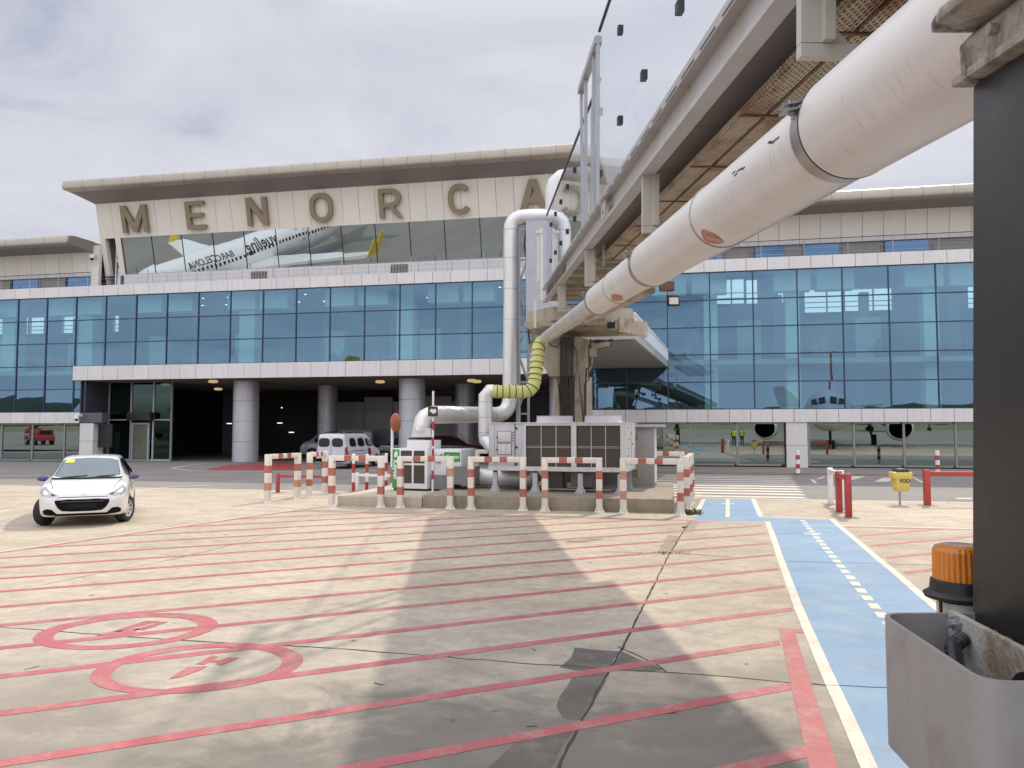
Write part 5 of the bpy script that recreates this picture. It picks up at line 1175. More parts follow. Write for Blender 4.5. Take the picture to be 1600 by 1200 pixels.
part('red_sleeves', mb, m_redp, AS, smooth=40)
part('sign_plate', MB().box(-.14,.14,-.05,-.035,zs-.14,zs+.14), M('sign_brown',(.075,.04,.02),.5), AS)
mb = MB(); mb.prism([(-.10,-.052,zs+.02),(-.02,-.052,zs+.085),(-.02,-.052,zs+.05),(.06,-.052,zs+.075),(.09,-.052,zs+.04),(.09,-.052,zs-.03),(.0,-.052,zs-.065),(-.03,-.052,zs-.03)], (0,-.004,0)); part('arrow', mb, m_white, AS)
# weeds in the slab joint
def weed(label, P, n, h, sp):
    mb = MB(); random.seed(int(P.x*100))
    for k in range(n):
        a = random.uniform(0,6.28); b = Vector((random.uniform(-sp,sp), random.uniform(-sp*.5,sp*.5), 0)); d = Vector((math.cos(a), math.sin(a), 0)); hh = h*random.uniform(.4,1)
        t = b + d*hh*.7 + Vector((0,0,hh)); s_ = d.cross(Vector((0,0,1)))*.012; m_ = b + d*hh*.25 + Vector((0,0,hh*.65)); mb.add([b-s_, b+s_, m_+s_*.8, t, m_-s_*.8], [(0,1,2,3,4)])
    o = part('weed', mb, M('weed_green',(.13,.15,.05),.8,0,.4,20)); o.location = P; tag(o, label, 'weed'); return o
weed('tuft of dry weeds at the foot of the right corner barrier', G(1079,804), 90, .16, .28)
weed('small weed in the joint crossing the pale repair patch', G(1070,825), 16, .05, .05); weed('low weeds along the lower edge of the far repair patch', G(1046,865), 26, .03, .25)
weed('green tuft against the front of the concrete plinth', G(765,794), 60, .10, .35)
# ---------------------------------------------------------------- vehicles
def crom(P, t):
    """Catmull-Rom through keyed rows P=[(x, ...)] at x=t"""
    n = len(P); i = 0
    while i < n-2 and t > P[i+1][0]: i += 1
    a, b = P[i], P[i+1]; p0 = P[max(i-1,0)]; p3 = P[min(i+2,n-1)]; h = b[0]-a[0]; s = (t-a[0])/h
    out = []
    for k in range(1, len(a)):
        m0 = (b[k]-p0[k])/max(b[0]-p0[0],1e-6); m1 = (p3[k]-a[k])/max(p3[0]-a[0],1e-6)
        sec = (b[k]-a[k])/h
        if sec == 0 or m0*sec <= 0: m0 = 0
        if sec == 0 or m1*sec <= 0: m1 = 0
        if sec: m0 = math.copysign(min(abs(m0), 3*abs(sec)), sec); m1 = math.copysign(min(abs(m1), 3*abs(sec)), sec)
        out.append((2*s**3-3*s*s+1)*a[k] + (s**3-2*s*s+s)*h*m0 + (3*s*s-2*s**3)*b[k] + (s**3-s*s)*h*m1)
    return out
def car_paint(name, col):
    return M(name, col, .22, 0, .02, .8, coat=.7)
m_cglass = glass_mat('car_glass', (.17,.19,.20), (.22,.25,.25), .0, .0, body=(.035,.04,.042))
m_cglassd = M('dark_car_glass', (.02,.024,.028), .06, 0, .1, 1, coat=.5)
m_lamp_c = M('lamp_clear', (.36,.37,.38), .12, .5, .3, 14, coat=.8)
m_tail = M('tail_red', (.25,.012,.015), .15, 0, .1, 4, coat=.6)
m_trim = M('trim_black', (.006,.006,.007), .7, spec=.12)
m_rim = M('rim_silver', (.62,.62,.64), .35, .25, .1, 8)
def vehicle(name, label, cat, at, rz, rows, wheels, wr, paint, sec=None, steer=0.0, track=.74, glass=None, group=None):
    """rows: x, half width, underside z, shoulder z, roof half width, top z"""
    t = thing(name, label, cat, at, rz, group); N = 56; x0, x1 = rows[0][0], rows[-1][0]; K = 26
    vs = []; fs = []
    for i in range(N+1):
        s = i/N; x = x0 + (x1-x0)*(.5-.5*math.cos(math.pi*s)*(1) if False else s); w, zb, zs, wg, zt = crom(rows, x)
        d = zs-zb; ze = zt - min(.075, max(.012, (zt-zs)*.25)); zm = zs + (ze-zs)*.5
        P = [(0,zb),(w*.80,zb),(w*.955,zb+.08*d),(w*.99,zb+.3*d),(w,zb+.55*d),(w*.988,zb+.8*d),(w*.955,zs),(w*.955+(wg-w*.955)*.52,zm),(wg,ze),(wg*.86,zt-(zt-ze)*.35),(wg*.5,zt-.006),(0,zt)]
        # resample the half section
        Q = []; m = len(P)
        for j in range(K+1):
            u = j/K*(m-1); k = min(int(u), m-2); f = u-k; p0, a, b, p3 = P[max(k-1,0)], P[k], P[k+1], P[min(k+2,m-1)]
            Q.append(tuple(.5*((2*a[c])+(-p0[c]+b[c])*f+(2*p0[c]-5*a[c]+4*b[c]-p3[c])*f*f+(-p0[c]+3*a[c]-3*b[c]+p3[c])*f**3) for c in (0,1)))
        ring = [(x, max(y,0) if 0 < j < K else 0, z) for j, (y, z) in enumerate(Q)] + [(x, -max(y,0), z) for y, z in reversed(Q[1:-1])]
        vs += ring
    n = 2*K
    for i in range(N):
        for j in range(n): a = i*n+j; b = i*n+(j+1)%n; fs.append((a, b, b+n, a+n))
    fs += [tuple(range(n)), tuple(range(N*n+n-1, N*n-1, -1))]
    bm = bmesh.new(); me = bpy.data.meshes.new('tmp'); me.from_pydata(vs, [], fs); bm.from_mesh(me); bmesh.ops.recalc_face_normals(bm, faces=bm.faces); bvh = BVHTree.FromBMesh(bm); bm.to_mesh(me); bm.free()
    me.name = 'body'; me.materials.append(paint); body = obj('body', me, t)
    cut = MB()
    for wx in wheels:
        for s in (-1, 1): cut.cyl((wx, s*(track-.30), wr), (wx, s*(track+.6), wr), wr+.05, n=28)
    co = obj('cutter', cut.mesh('cutter', m_trim)); md = body.modifiers.new('arch', 'BOOLEAN'); md.operation = 'DIFFERENCE'; md.object = co; md.solver = 'EXACT'
    co.matrix_world = Matrix.Translation(at) @ Matrix.Rotation(rz, 4, 'Z'); 
    bpy.context.view_layer.update()
    dg = bpy.context.evaluated_depsgraph_get(); nm = bpy.data.meshes.new_from_object(body.evaluated_get(dg)); body.modifiers.clear(); body.data = nm; nm.name = 'body'
    bpy.data.objects.remove(co)
    for p in nm.polygons: p.use_smooth = True
    nm.set_sharp_from_angle(angle=R(38))
    def decal(nm_, pts, view, mat, off=.006, par=None, rounds=2, step=.06, lab=None, side=1):
        P = [Vector((p[0], p[1])) for p in pts]
        for _ in range(rounds):
            Q = []
            for i in range(len(P)): a, b = P[i], P[(i+1)%len(P)]; Q += [a.lerp(b,.2), a.lerp(b,.8)]
            P = Q
        bm = bmesh.new(); f = bm.faces.new([bm.verts.new((p.x,p.y,0)) for p in P])
        for ax in (0,1):
            lo = min(p[ax] for p in P); hi = max(p[ax] for p in P); k = lo+step
            while k < hi:
                nrm = Vector((1,0,0)) if ax == 0 else Vector((0,1,0)); bmesh.ops.bisect_plane(bm, geom=bm.verts[:]+bm.edges[:]+bm.faces[:], plane_co=nrm*k, plane_no=nrm); k += step
        for v in bm.verts:
            a, b = v.co.x, v.co.y
            o, d = {'front': ((5,a,b),(-1,0,0)), 'rear': ((-5,a,b),(1,0,0)), 'left': ((a,5,b),(0,-1,0)), 'right': ((a,-5,b),(0,1,0)), 'top': ((a,b,5),(0,0,-1))}[view]
            h = bvh.ray_cast(Vector(o), Vector(d))
            if h[0] is None:
                q = Vector(o) + Vector(d)*5; h = bvh.find_nearest(q)
            nn = h[1]; nn = nn if nn.dot(Vector(d)) < 0 else -nn
            v.co = h[0] + nn*off
        me = bpy.data.meshes.new(nm_); bm.normal_update()
        bm.to_mesh(me); bm.free(); me.materials.append(mat)
        for p in me.polygons: p.use_smooth = True
        return obj(nm_, me, par or t, lab)
    wl = []
    for wx in wheels:
        for s in (-1, 1):
            e = bpy.data.objects.new('wheel', None); COL.objects.link(e); e.parent = t; e.location = (wx, s*(track+.0), wr); e.rotation_euler = (0, 0, (steer if wx == max(wheels) else 0))
            W_ = .1; mb = MB(Matrix.Rotation(R(90)*(-s), 4, 'X'))
            mb.lathe([(wr*.60,-W_),(wr*.9,-W_),(wr*.985,-W_*.75),(wr,-W_*.3),(wr,W_*.3),(wr*.985,W_*.75),(wr*.9,W_),(wr*.64,W_*1.02),(wr*.60,W_*.8)], 32, caps=False); part('tyre', mb, m_rub, e, smooth=40)
            mb = MB(Matrix.Rotation(R(90)*(-s), 4, 'X')); mb.lathe([(0,W_*.3),(wr*.6,W_*.25)], 28); part('hub_back', mb, m_trim, e)
            mb = MB(Matrix.Rotation(R(90)*(-s), 4, 'X')); mb.lathe([(wr*.60,W_*.4),(wr*.62,W_*.95),(wr*.57,W_*.9),(wr*.56,W_*.4)], 32, caps=False); mb.lathe([(0,W_*.72),(wr*.15,W_*.68),(wr*.16,W_*.5)], 16)
            for k in range(8):
                a = 2*math.pi*k/8; c, s2 = math.cos(a), math.sin(a); mb.beam((c*wr*.1, s2*wr*.1, W_*.58), (c*wr*.58, s2*wr*.58, W_*.66), wr*.16, .015)
            part('rim', mb, m_rim, e, smooth=40)
    return t, decal
# foreground hatchback
hb = [(-1.97,.62,.42,.78,.5,.86),(-1.93,.74,.32,.86,.60,.98),(-1.80,.82,.26,.93,.62,1.16),(-1.55,.855,.22,.95,.60,1.34),(-1.2,.87,.20,.955,.585,1.425),(-.5,.872,.19,.95,.575,1.46),(.0,.872,.19,.94,.575,1.455),(.35,.872,.19,.93,.575,1.40),(.8,.872,.19,.92,.62,1.16),(1.08,.87,.19,.90,.66,1.005),(1.4,.86,.2,.85,.66,.945),(1.65,.83,.21,.78,.64,.875),(1.82,.78,.22,.70,.60,.79),(1.92,.71,.24,.62,.54,.69),(1.975,.60,.30,.54,.46,.59)]
ax = Vector((-9.38, 17.02, 0)); hd_ = math.atan2(-.915, .405); org = ax - Vector((.405,-.915,0)).normalized()*1.25
CAR, dc = vehicle('hatchback', 'small white hatchback with purple door mirrors driving towards the viewer at left', 'car', org, hd_, hb, (-1.29, 1.25), .30, car_paint('car_white', (.68,.67,.655)), steer=-R(24), track=.765)
ws = dc('windscreen', [(-.665,.985),(.665,.985),(.60,1.20),(.545,1.375),(.0,1.405),(-.545,1.375),(-.60,1.20)], 'front', m_cglass, .008, rounds=1)
ws_sticker = dc('permit_sticker', [(-.50,1.29),(-.31,1.29),(-.31,1.37),(-.47,1.365)], 'front', M('sticker_yellow', (.66,.68,.12), .5), .014, ws, 0)
dc('windscreen_seal', [(-.69,.965),(.69,.965),(.69,.99),(-.69,.99)], 'front', m_trim, .010, ws, 0)
for s in (-1, 1):
    vw = 'left' if s > 0 else 'right'
    w_ = dc('side_window', [(.72,.965),(.30,1.30),(.12,1.35),(-.33,1.38),(-.33,.985)], vw, m_cglassd, .006, rounds=1)
    dc('side_window', [(-.40,.985),(-.40,1.38),(-.85,1.365),(-1.20,1.26),(-1.30,1.10),(-1.15,1.0)], vw, m_cglassd, .006, rounds=1)
    d_ = dc('door_seam', [(.86,.30),(.875,.30),(.875,.93),(.86,.93)], vw, m_trim, .004, rounds=0); dc('door_seam', [(-.37,.30),(-.36,.30),(-.36,.96),(-.37,.96)], vw, m_trim, .004, rounds=0)
    dc('door_handle', [(-.28,.80),(-.08,.80),(-.08,.84),(-.28,.84)], vw, MATS['car_white'], .02)
    dc('side_emblem', [(.25,.62),(.55,.66),(.62,.80),(.40,.84),(.22,.76)], vw, M('emblem_red', (.55,.2,.18), .4), .004)
    mb = MB(); mb.lathe([(0,-.115),(.045,-.10),(.07,-.03),(.072,.03),(.05,.085),(0,.10)], 16); 
    me = mb.mesh('door_mirror', M('mirror_purple', (.055,.042,.17), .25, coat=.6), 50); o = obj('door_mirror', me, t := CAR); o.matrix_local = Matrix.Translation((.60, s*.91, .965)) @ Matrix.Rotation(R(90*s),4,'X') @ Matrix.Scale(.95,4,(0,1,0))
    part('mirror_foot', MB().beam((.62,s*.76,.945),(.60,s*.92,.965),.07,.06), m_trim, o).matrix_parent_inverse = o.matrix_local.inverted()
    part('mirror_lower', MB().box(.54,.66,s*.86,s*1.0,.905,.925), m_white, o, bevel=.01).matrix_parent_inverse = o.matrix_local.inverted()
    dc('bonnet_seam', [(1.78,s*.565),(1.40,s*.655),(1.12,s*.69),(1.12,s*.698),(1.40,s*.664),(1.78,s*.575)], 'top', m_trim, .004, None, 0); dc('bumper_seam', [(1.50,.62),(1.51,.62),(1.47,.80),(1.46,.80)], vw, m_trim, .004, None, 0)
    hl = dc('headlight', [(s*.43,.665),(s*.60,.64),(s*.74,.655),(s*.80,.72),(s*.79,.80),(s*.735,.845),(s*.66,.79),(s*.56,.715)], 'front', m_lamp_c, .006, rounds=1, step=.04)
    dc('lamp_reflector', [(s*.50,.675),(s*.57,.66),(s*.60,.70),(s*.53,.70)], 'front', M('lamp_dark',(.05,.05,.055),.15,.5), .010, hl, 2, .03); dc('lamp_reflector', [(s*.63,.69),(s*.73,.69),(s*.75,.77),(s*.68,.76)], 'front', M('lamp_chrome',(.8,.8,.82),.1,.9), .010, hl, 2, .03)
    dc('lower_intake', [(s*.42,.255),(s*.72,.28),(s*.735,.36),(s*.66,.405),(s*.56,.39),(s*.48,.31)], 'front', m_trim, .006, rounds=2, step=.04)
    dc('tail_light', [(s*.55,.80),(s*.74,.82),(s*.72,1.0),(s*.6,.98)], 'rear', m_tail, .006)
gr = dc('grille', [(-.50,.585),(.50,.585),(.51,.53),(.45,.41),(.35,.335),(-.35,.335),(-.45,.41),(-.51,.53)], 'front', m_trim, .008, rounds=1, step=.05)
dc('grille_bar', [(-.40,.535),(.40,.535),(.40,.548),(-.40,.548)], 'front', M('bar_grey',(.10,.10,.11),.3), .014, gr, 0)
dc('plate_recess', [(-.27,.40),(.27,.40),(.27,.50),(-.27,.50)], 'front', M('plate_dark',(.012,.012,.013),.6,spec=.15), .016, gr, 0)
dc('chrome_strip', [(-.51,.594),(.51,.594),(.50,.608),(-.50,.608)], 'front', M('chrome',(.6,.6,.62),.15,.9), .012, gr, 0); dc('bonnet_gap', [(-.47,.625),(.47,.625),(.46,.636),(-.46,.636)], 'front', m_trim, .004, None, 0)
dc('intake_strip', [(-.5,.250),(.5,.250),(.5,.295),(-.5,.295)], 'front', m_trim, .006, None, 0)
dc('front_emblem', [(-.035,.655),(-.015,.66),(0,.685),(.03,.69),(.045,.72),(.01,.735),(-.03,.73),(-.01,.71),(-.045,.695),(-.02,.685)], 'front', M('chrome',(.6,.6,.62),.15,.9), .012, None, 1, .03)
for y0, y1 in ((-.55,-.05),(.0,.5)): part('wiper', MB().tube([(1.10,-y1,.995),(1.085,-(y0+y1)/2,1.022),(1.06,-y0,1.035)], .009, 6), m_trim, CAR)
part('seat', MB().box(-.35,.0,.10,.55,.75,1.12).box(-.3,-.1,.22,.43,1.12,1.3), M('seat_grey',(.05,.05,.055),.8), CAR, bevel=.04); part('seat', MB().box(-.35,.0,-.55,-.10,.75,1.12).box(-.3,-.1,-.43,-.22,1.12,1.3), M('seat_grey',(.05,.05,.055)), CAR, bevel=.04); part('dashboard', MB().box(.55,.95,-.6,.6,.8,.985), M('seat_grey',(.05,.05,.055)), CAR, bevel=.03); part('rear_mirror', MB().box(.30,.33,-.12,.12,1.27,1.33), m_trim, CAR)
# white van, rear three-quarter
vb = [(-2.19,.80,.36,.98,.66,1.66),(-2.14,.86,.28,1.02,.70,1.76),(-1.9,.89,.24,1.04,.70,1.80),(-1,.90,.22,1.05,.70,1.81),(.3,.90,.22,1.04,.69,1.80),(.7,.90,.22,1.03,.67,1.70),(1.2,.89,.22,1.02,.66,1.30),(1.45,.88,.22,.98,.68,1.12),(1.8,.84,.24,.88,.66,.99),(2.1,.74,.28,.74,.58,.84),(2.19,.62,.34,.62,.5,.70)]
m_vw = car_paint('van_white', (.62,.63,.66))
P = G(541,733); vr = R(28)
c0 = G(517,733); VN, dc = vehicle('small_van', 'small white people carrier van seen from behind in the gateway', 'van', Vector((c0.x,c0.y,0)) + Vector((math.cos(R(75)),math.sin(R(75)),0))*2.15, R(75), vb, (-1.35,1.36), .32, m_vw, track=.76)
dc('rear_window', [(-.70,1.12),(-.06,1.12),(-.06,1.56),(-.66,1.56)], 'rear', m_cglassd, .008, rounds=1); dc('rear_window', [(.70,1.12),(.06,1.12),(.06,1.56),(.66,1.56)], 'rear', m_cglassd, .008, rounds=1)
for s in (-1,1):
    vw = 'left' if s > 0 else 'right'
    dc('tail_light', [(s*.76,.72),(s*.88,.72),(s*.88,1.12),(s*.78,1.12)], 'rear', m_tail, .01, rounds=1); dc('tail_light', [(-2.14,.72),(-2.02,.72),(-2.05,1.12),(-2.14,1.1)], vw, m_tail, .01, rounds=1)
    for a, b in ((-1.75,-1.0),(-.85,-.02)): dc('side_window', [(a,1.12),(b,1.12),(b-.06,1.56),(a+.08,1.56)], vw, m_cglassd, .006, rounds=1)
    dc('side_window', [(.10,1.12),(1.10,1.10),(.62,1.5),(.12,1.55)], vw, m_cglassd, .006, rounds=1)
    dc('side_rail', [(-1.6,.90),(-.1,.90),(-.1,.925),(-1.6,.925)], vw, m_trim, .006, None, 0); dc('door_emblem', [(.25,.65),(.6,.65),(.6,1.02),(.25,1.02)], vw, m_tail, .006)
    part('roof_bar', MB().tube([(-1.7,s*.62,1.79),(-1.6,s*.62,1.86),(.1,s*.62,1.86),(.2,s*.62,1.79)], .022, 8), m_trim, VN); part('door_mirror', MB().box(.95,1.07,s*.9,s*1.1,1.05,1.25), m_trim, VN, bevel=.03)
dc('bumper', [(-.85,.36),(.85,.36),(.86,.55),(-.86,.55)], 'rear', m_trim, .02, rounds=1); dc('door_split', [(-.008,.56),(.008,.56),(.008,1.66),(-.008,1.66)], 'rear', m_trim, .005, None, 0); dc('number_plate', [(-.36,.78),(-.1,.78),(-.1,.88),(-.36,.88)], 'rear', m_white, .01, None, 0)
# long grey-white van, side on, nose left
tb = [(-2.45,.84,.40,1.0,.74,1.80),(-2.40,.92,.30,1.04,.80,1.92),(-2.1,.95,.26,1.06,.80,1.96),(-.5,.95,.25,1.07,.80,1.97),(.75,.95,.25,1.06,.78,1.95),(1.1,.95,.25,1.06,.74,1.80),(1.65,.94,.25,1.06,.70,1.36),(1.85,.93,.25,1.05,.72,1.22),(2.2,.88,.27,.98,.70,1.10),(2.42,.78,.32,.80,.60,.92),(2.48,.66,.40,.66,.5,.76)]
c0 = G(486,716.5); c1 = G(575,717); rz = math.atan2(-.06,-1)
TV, dc = vehicle('transit_van', 'long silver white van parked side on behind the small van', 'van', Vector((c0.x+1.6+.0, c0.y+.95, 0)), math.pi+R(4), tb, (-1.45,1.60), .34, car_paint('van_silver', (.38,.385,.41)), track=.80)
for s in (-1,1):
    vw = 'left' if s > 0 else 'right'
    dc('side_window', [(.50,1.14),(1.55,1.14),(1.08,1.68),(.95,1.74),(.55,1.74)], vw, m_cglassd, .006, rounds=1); dc('side_window', [(-2.2,1.18),(.35,1.18),(.35,1.76),(-2.2,1.76)], vw, m_cglassd, .006, rounds=1)
    dc('sill_flash', [(.2,.5),(1.05,.5),(1.1,.6),(.3,.6)], vw, m_trim, .006, None, 0); part('door_mirror', MB().box(1.25,1.4,s*.96,s*1.18,1.12,1.38), m_trim, TV, bevel=.03)
dc('windscreen', [(-.7,1.22),(.7,1.22),(.6,1.8),(-.6,1.8)], 'front', m_cglassd, .008, rounds=1); dc('front_bumper', [(-.7,.40),(.7,.40),(.7,.62),(-.7,.62)], 'front', m_trim, .01)
# dark patrol car and dark red car
sb = [(-2.2,.70,.45,.82,.56,.92),(-2.1,.82,.32,.95,.64,1.10),(-1.9,.87,.27,1.0,.62,1.36),(-1.4,.89,.24,1.01,.60,1.58),(-.5,.90,.24,1.0,.6,1.62),(.3,.90,.24,.99,.6,1.60),(.6,.90,.24,.98,.6,1.50),(1.1,.90,.24,.97,.64,1.15),(1.4,.89,.24,.95,.68,1.04),(1.9,.84,.27,.86,.64,.95),(2.15,.74,.32,.72,.56,.80),(2.22,.62,.40,.62,.5,.68)]
P = FL(604,690,6.0); c = W(P.x+2.0, 4.6, 0)
PC, dc = vehicle('patrol_car', 'dark blue patrol car with white lettering parked behind the round sign', 'car', c, math.pi-ALPHA, sb, (-1.3,1.34), .33, car_paint('patrol_blue', (.02,.026,.05)), track=.76)
for s in (-1,1):
    vw = 'left' if s > 0 else 'right'
    dc('side_window', [(-1.7,1.08),(1.05,1.04),(.5,1.46),(-1.3,1.5)], vw, m_cglassd, .006, rounds=1); dc('white_stripe', [(-1.9,.98),(1.6,.94),(1.6,.97),(-1.9,1.01)], vw, m_white, .008, None, 0)
o = obj('lettering', text_mesh('GUARDIA CIVIL', .26, .006, .004, 1.0, m_white), PC, 'white words GUARDIA CIVIL'); o.matrix_local = Matrix.Translation((0,.915,.76)) @ Matrix.Rotation(R(180),4,'Z') @ Matrix.Rotation(R(90),4,'X')
part('light_bar', MB().box(-.2,.1,-.5,.5,1.62,1.74), M('light_bar_blue',(.03,.08,.35),.2), PC, bevel=.03)
P = FL(700,700,7.0); c = W(P.x+.5, 5.2, 0)
RCAR, dc = vehicle('parked_car', 'dark red car half hidden behind the green unit and the horizontal silver duct', 'car', c, -ALPHA+R(20), sb, (-1.3,1.34), .33, car_paint('car_maroon', (.07,.012,.015)), track=.76)
for s in (-1,1): dc('side_window', [(-1.7,1.08),(1.05,1.04),(.5,1.46),(-1.3,1.5)], 'left' if s > 0 else 'right', m_cglassd, .006, rounds=1)
dc('windscreen', [(-.62,1.05),(.62,1.05),(.54,1.5),(-.54,1.5)], 'front', m_cglassd, .008, rounds=1)
# ---------------------------------------------------------------- airliners standing behind the viewer: they show as reflections in the terminal glass
m_air = M('airliner_white', (.74,.75,.77), .3, 0, .04, .3, coat=.4); m_ayel = M('airliner_yellow', (.62,.50,.05), .35); m_agrey = M('airliner_grey', (.42,.43,.45), .4, .2)
def airliner(label, nose, head, title=None, tipmat=None, finmat=None):
    t = thing('airliner', label, 'aircraft', nose, head, 'airliners on the apron')       # +x = forward, nose at x=0
    prof = [(0,.05,-.5),(-.3,.5,-.45),(-.9,.95,-.3),(-1.8,1.4,-.12),(-3,1.75,-.02),(-4.5,1.95,0),(-6,1.975,0),(-25,1.975,0),(-29,1.75,.2),(-33,1.15,.7),(-36,.5,1.15),(-37.4,.15,1.3)]
    n = 36; vs = []; fs = []
    for x, r, dz in prof:
        for j in range(n): a = 2*math.pi*j/n; vs.append((x, r*math.cos(a), 3.55+dz+r*1.04*math.sin(a)))
    m = len(prof)
    for i in range(m-1):
        for j in range(n): a = i*n+j; b = i*n+(j+1)%n; fs.append((a,b,b+n,a+n))
    fs += [tuple(range(n)), tuple(range(m*n-1,(m-1)*n-1,-1))]
    part('fuselage', MB().add(vs, fs), m_air, t, smooth=50)
    def foil(pts, th, nm, mat): part(nm, MB().prism(pts, th), mat, t)
    for s in (-1,1):
        w_ = part('wing', MB().prism([(-11.6,s*1.7,2.45),(-18.5,s*1.7,2.35),(-18.9,s*6.2,2.7),(-20.2,s*16.6,3.5),(-18.7,s*16.8,3.5)], (0,0,.32)), m_agrey if not tipmat else m_air, t)
        part('winglet', MB().prism([(-18.7,s*16.8,3.6),(-20.2,s*16.75,3.6),(-21.0,s*17.4,5.9),(-20.4,s*17.4,5.9)], (0,s*.1,0)), tipmat or m_air, t)
        e = part('engine', MB(Matrix.Translation((-10.2,s*5.75,1.72)) @ Matrix.Rotation(R(90),4,'Y')).lathe([(.98,.0),(1.08,-.15),(1.14,-.9),(1.1,-2),(.8,-3.6),(.45,-4.2),(0,-4.6)], 28), m_air, t, smooth=50)
        part('intake', MB(Matrix.Translation((-10.19,s*5.75,1.72)) @ Matrix.Rotation(R(90),4,'Y')).lathe([(.93,.0),(.0,.0)], 28), m_black, e)
        part('pylon', MB().prism([(-11.5,s*5.7,2.4),(-16,s*5.7,2.4),(-16,s*5.7,2.9),(-13,s*5.7,3.0)], (0,s*.15,0)), m_air, e)
        part('tailplane', MB().prism([(-32,s*.6,4.4),(-36,s*.5,4.5),(-37.3,s*6.1,5.0),(-35.8,s*6.2,5.0)], (0,0,.2)), m_air, t)
        wn = MB()
        for k in range(42):
            x = -6.2-k*.56
            for dz in (0,): wn.box(x-.115,x+.115,s*1.945,s*1.985,3.83,4.17)
        part('cabin_windows', wn, m_black, t); mg = MB()
        mg.cyl((-17.2,s*3.6,.55),(-17.2,s*4.1,.55),.55,n=16); mg.cyl((-17.2,s*3.8,.5),(-17.2,s*3.3,2.5),.12,n=8); part('main_gear', mg, m_rub, t)
    part('fin', MB().prism([(-29.3,-.12,5.3),(-36.6,-.12,5.1),(-38.4,-.12,11.6),(-36.2,-.12,11.6)], (0,.24,0)), finmat or tipmat or m_redp, t)
    mb = MB(); 
    for s in (-1,1): mb.prism([(-1.15,s*.15,4.25),(-1.25,s*.62,4.2),(-1.95,s*.7,4.62),(-1.8,s*.2,4.75)], (.22,s*.02,.12)); mb.prism([(-1.3,s*.72,4.18),(-1.95,s*1.15,4.12),(-2.4,s*1.18,4.5),(-2.0,s*.82,4.6)], (.1,s*.1,.12))
    part('cockpit_windows', mb, m_black, t)
    mg = MB(); mg.cyl((-5.2,-.35,.38),(-5.2,-.12,.38),.38,n=16); mg.cyl((-5.2,.12,.38),(-5.2,.35,.38),.38,n=16); mg.cyl((-5.2,0,.4),(-5.1,0,2.2),.1,n=8); part('nose_gear', mg, m_rub, t)
    def word(txt, x, z, size, bold, col):
        for s in (-1, 1):
            me = text_mesh(txt, size, .02, bold, 1, col); bm = bmesh.new(); bm.from_mesh(me)
            for q in range(-10, 11): bmesh.ops.bisect_plane(bm, geom=bm.verts[:]+bm.edges[:]+bm.faces[:], plane_co=Vector((0,q*.1,0)), plane_no=Vector((0,1,0)))
            bm.to_mesh(me); bm.free()
            for v in me.vertices:
                p = v.co.copy(); zz = z + p.y; dzz = min(.99, (zz-3.55)/(1.975*1.04)); y = 1.975*math.sqrt(1-dzz*dzz) + .012
                v.co = Vector((x + s*-1*p.x*-1*(-1), s*y, zz)) if False else Vector((x - s*p.x, s*y, zz))
            me.name = 'title'; obj('title', me, t)
    if title:
        for a in title: word(*a)
    return t
m_tgrey = M('title_grey', (.06,.06,.065), .4); m_tlight = M('title_light', (.22,.22,.24), .4)
nA = Vector((-48.9, 31.1, 0)); AV = airliner('white airliner with dark lettering and yellow winglets, reflected in the leaning hall windows', nA, 1.72, [('vueling', -17.2, 4.62, 1.7, .03, m_tgrey), ('BARCELONA', -10.2, 4.62, .95, .012, m_tgrey)], m_ayel)
mb = MB()
for s in (-1,1):
    for k in range(26):
        z = random.uniform(3.2,5.2); x = -23.2 - random.uniform(0,2.6); dz = (z-3.55)/2.054; mb.lathe([(0,0),(.12,.02),(0,.04)], 8, (x, s*1.975*math.sqrt(1-dz*dz), z))
part('tail_dots', mb, m_tgrey, AV)
def mirror(P): d = (P-FO).dot(FV); return P - FV*2*d
g0 = mirror(Vector((27.3,66,0))); AB = airliner('white airliner parked nose towards the terminal, reflected in the right-hand glass', g0 + Vector((0,5.2,0)), R(90), None, None)
g1 = mirror(Vector((97,168,0))); AC3 = airliner('distant white airliner standing side on across the apron, reflected in the storefront glass', g1, math.atan2(FU.y,FU.x)+R(8), [('VOLOTEA', -11, 4.3, 2.0, .05, M('title_violet',(.05,.03,.12),.4))], None, m_air)
# low wooded rise beyond the apron (behind the viewer, seen only in reflections)
mb = MB(); random.seed(5); N_ = 120; vs = []
for i in range(N_+1):
    a = R(180) + R(180)*i/N_ ; r = 430; h = 7 + 6*abs(math.sin(i*.21)) + 3*random.random(); vs += [(r*math.cos(a), r*math.sin(a), -1), (r*math.cos(a)*1.02, r*math.sin(a)*1.02, h), (r*math.cos(a)*1.25, r*math.sin(a)*1.25, h*1.5), (r*math.cos(a)*1.4, r*math.sin(a)*1.4, -1)]
mb.add(vs, [(4*i+k, 4*i+4+k, 4*i+5+k, 4*i+1+k) for i in range(N_) for k in range(3)])
o = part('far_wood', mb, M('wood_green', (.045,.06,.03), .9, 0, .4, .05), smooth=80); tag(o, 'low dark wooded rise on the far side of the airfield', 'wood', None, 'stuff')
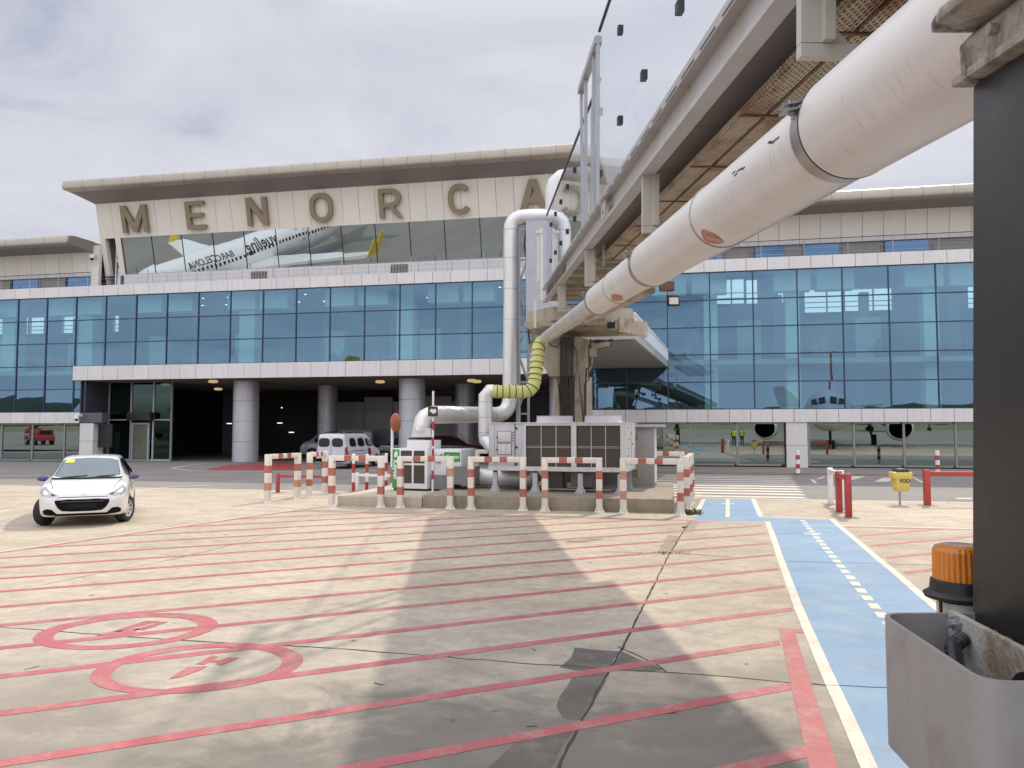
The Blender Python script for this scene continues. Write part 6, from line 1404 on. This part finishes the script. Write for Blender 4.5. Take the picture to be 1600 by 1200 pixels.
# ramp vehicle and two workers on the apron, seen only as reflections
gl = mirror(Vector(((62-800)/1200*82, 82, 0))); BLD = thing('belt_loader', 'red belt loader with a raised boom, reflected in the left storefront glass', 'ramp vehicle', gl, R(20))
part('chassis', MB().box(-2.2,2.2,-.85,.85,.45,1.05).box(-.6,1.9,-.8,.8,1.05,1.6), m_redp, BLD, bevel=.06); part('engine_grille', MB().box(1.9,1.93,-.5,.5,1.1,1.5).box(-.3,.6,-.83,-.81,1.1,1.5), m_black, BLD)
for x in (-1.4,1.4):
    for s in (-1,1): w_ = part('wheel', MB().cyl((x,s*.62,.42),(x,s*.9,.42),.42,n=20), m_rub, BLD); part('rim', MB().cyl((x,s*.9,.42),(x,s*.91,.42),.2,n=16), m_rim, w_)
part('boom', MB().beam((-3.2,.2,1.3),(3.6,.2,3.4),.7,.25), m_redp, BLD); part('belt', MB().beam((-3.1,.2,1.45),(3.55,.2,3.55),.5,.04), m_black, BLD); part('operator_seat', MB().box(-1.6,-1.1,-.7,-.2,1.05,1.2).box(-1.7,-1.6,-.7,-.2,1.2,1.7), m_black, BLD, bevel=.03)
m_skin = M('skin', (.48,.30,.21), .5); m_navy = M('navy_cloth', (.03,.035,.055), .8, 0, .2, 6); m_hiv = M('hi_vis', (.55,.68,.06), .6, 0, .1, 6); m_hair = M('hair_dark', (.03,.02,.015), .7)
def skinned(name, pts, edges, mat, parent):
    me = bpy.data.meshes.new(name); me.from_pydata([p[:3] for p in pts], edges, []); o = obj(name, me); md = o.modifiers.new('s', 'SKIN')
    me.skin_vertices.new() if hasattr(me.skin_vertices, 'new') and not me.skin_vertices else None
    for i, p in enumerate(pts): me.skin_vertices[0].data[i].radius = (p[3], p[4] if len(p) > 4 else p[3])
    me.skin_vertices[0].data[0].use_root = True
    sb_ = o.modifiers.new('u', 'SUBSURF'); sb_.levels = 2; bpy.context.view_layer.update()
    dg = bpy.context.evaluated_depsgraph_get(); nm = bpy.data.meshes.new_from_object(o.evaluated_get(dg)); bpy.data.objects.remove(o)
    nm.name = name; nm.materials.clear(); nm.materials.append(mat)
    for p in nm.polygons: p.use_smooth = True
    return obj(name, nm, parent)
def worker(label, at, rz):
    t = thing('person', label, 'person', at, rz, 'ramp workers')
    P = [(0,0,.95,.15,.11),(0,0,1.15,.15,.11),(0,0,1.38,.17,.12),(0,0,1.50,.065),(0,.0,1.60,.075,.085),(0,.0,1.70,.075,.09)]
    E_ = [(0,1),(1,2),(2,3),(3,4),(4,5)]
    for s in (-1,1):
        b = len(P); P += [(s*.10,0,.88,.095),(s*.11,.01,.50,.065),(s*.11,0,.10,.045),(s*.12,-.10,.04,.04)]; E_ += [(0,b),(b,b+1),(b+1,b+2),(b+2,b+3)]
        b = len(P); P += [(s*.20,0,1.40,.062),(s*.25,.01,1.14,.045),(s*.24,-.08,.92,.034),(s*.235,-.10,.83,.03)]; E_ += [(2,b),(b,b+1),(b+1,b+2),(b+2,b+3)]
    body = skinned('body', P, E_, m_navy, t)
    part('head', MB().lathe([(0,-.115),(.05,-.105),(.072,-.05),(.08,.02),(.07,.08),(.035,.11),(0,.118)], 18, (0,-.01,1.655)), m_skin, t, smooth=70)
    part('hair', MB().lathe([(.083,.02),(.084,.06),(.06,.105),(.03,.122),(0,.126)], 18, (0,.008,1.655)), m_hair, t, smooth=70)
    part('hi_vis_vest', MB().lathe([(.20,.95),(.205,1.1),(.215,1.3),(.20,1.42),(.09,1.5)], 20, (0,0,0)), m_hiv, t, smooth=60).scale = (1,.78,1)
    for s in (-1,1):
        for k, (dx, ln) in enumerate(((-.02,.075),(-.007,.085),(.007,.082),(.02,.068))): part('finger', MB().tube([(s*.235+dx*.3,-.10+dx,.80),(s*.232+dx*.3,-.105+dx,.80-ln*.6),(s*.226+dx*.3,-.10+dx,.80-ln)], .008, 6), m_skin, t)
        part('thumb', MB().tube([(s*.225,-.125,.83),(s*.222,-.145,.80),(s*.22,-.15,.775)], .009, 6), m_skin, t)
worker('ramp worker in a yellow vest and dark trousers, left of the reflected pair', mirror(Vector(((1146-800)/1200*72, 72, 0))), R(150)); worker('ramp worker in a yellow vest and dark trousers, right of the reflected pair', mirror(Vector(((1159-800)/1200*72.5, 72.5, 0))), R(200))
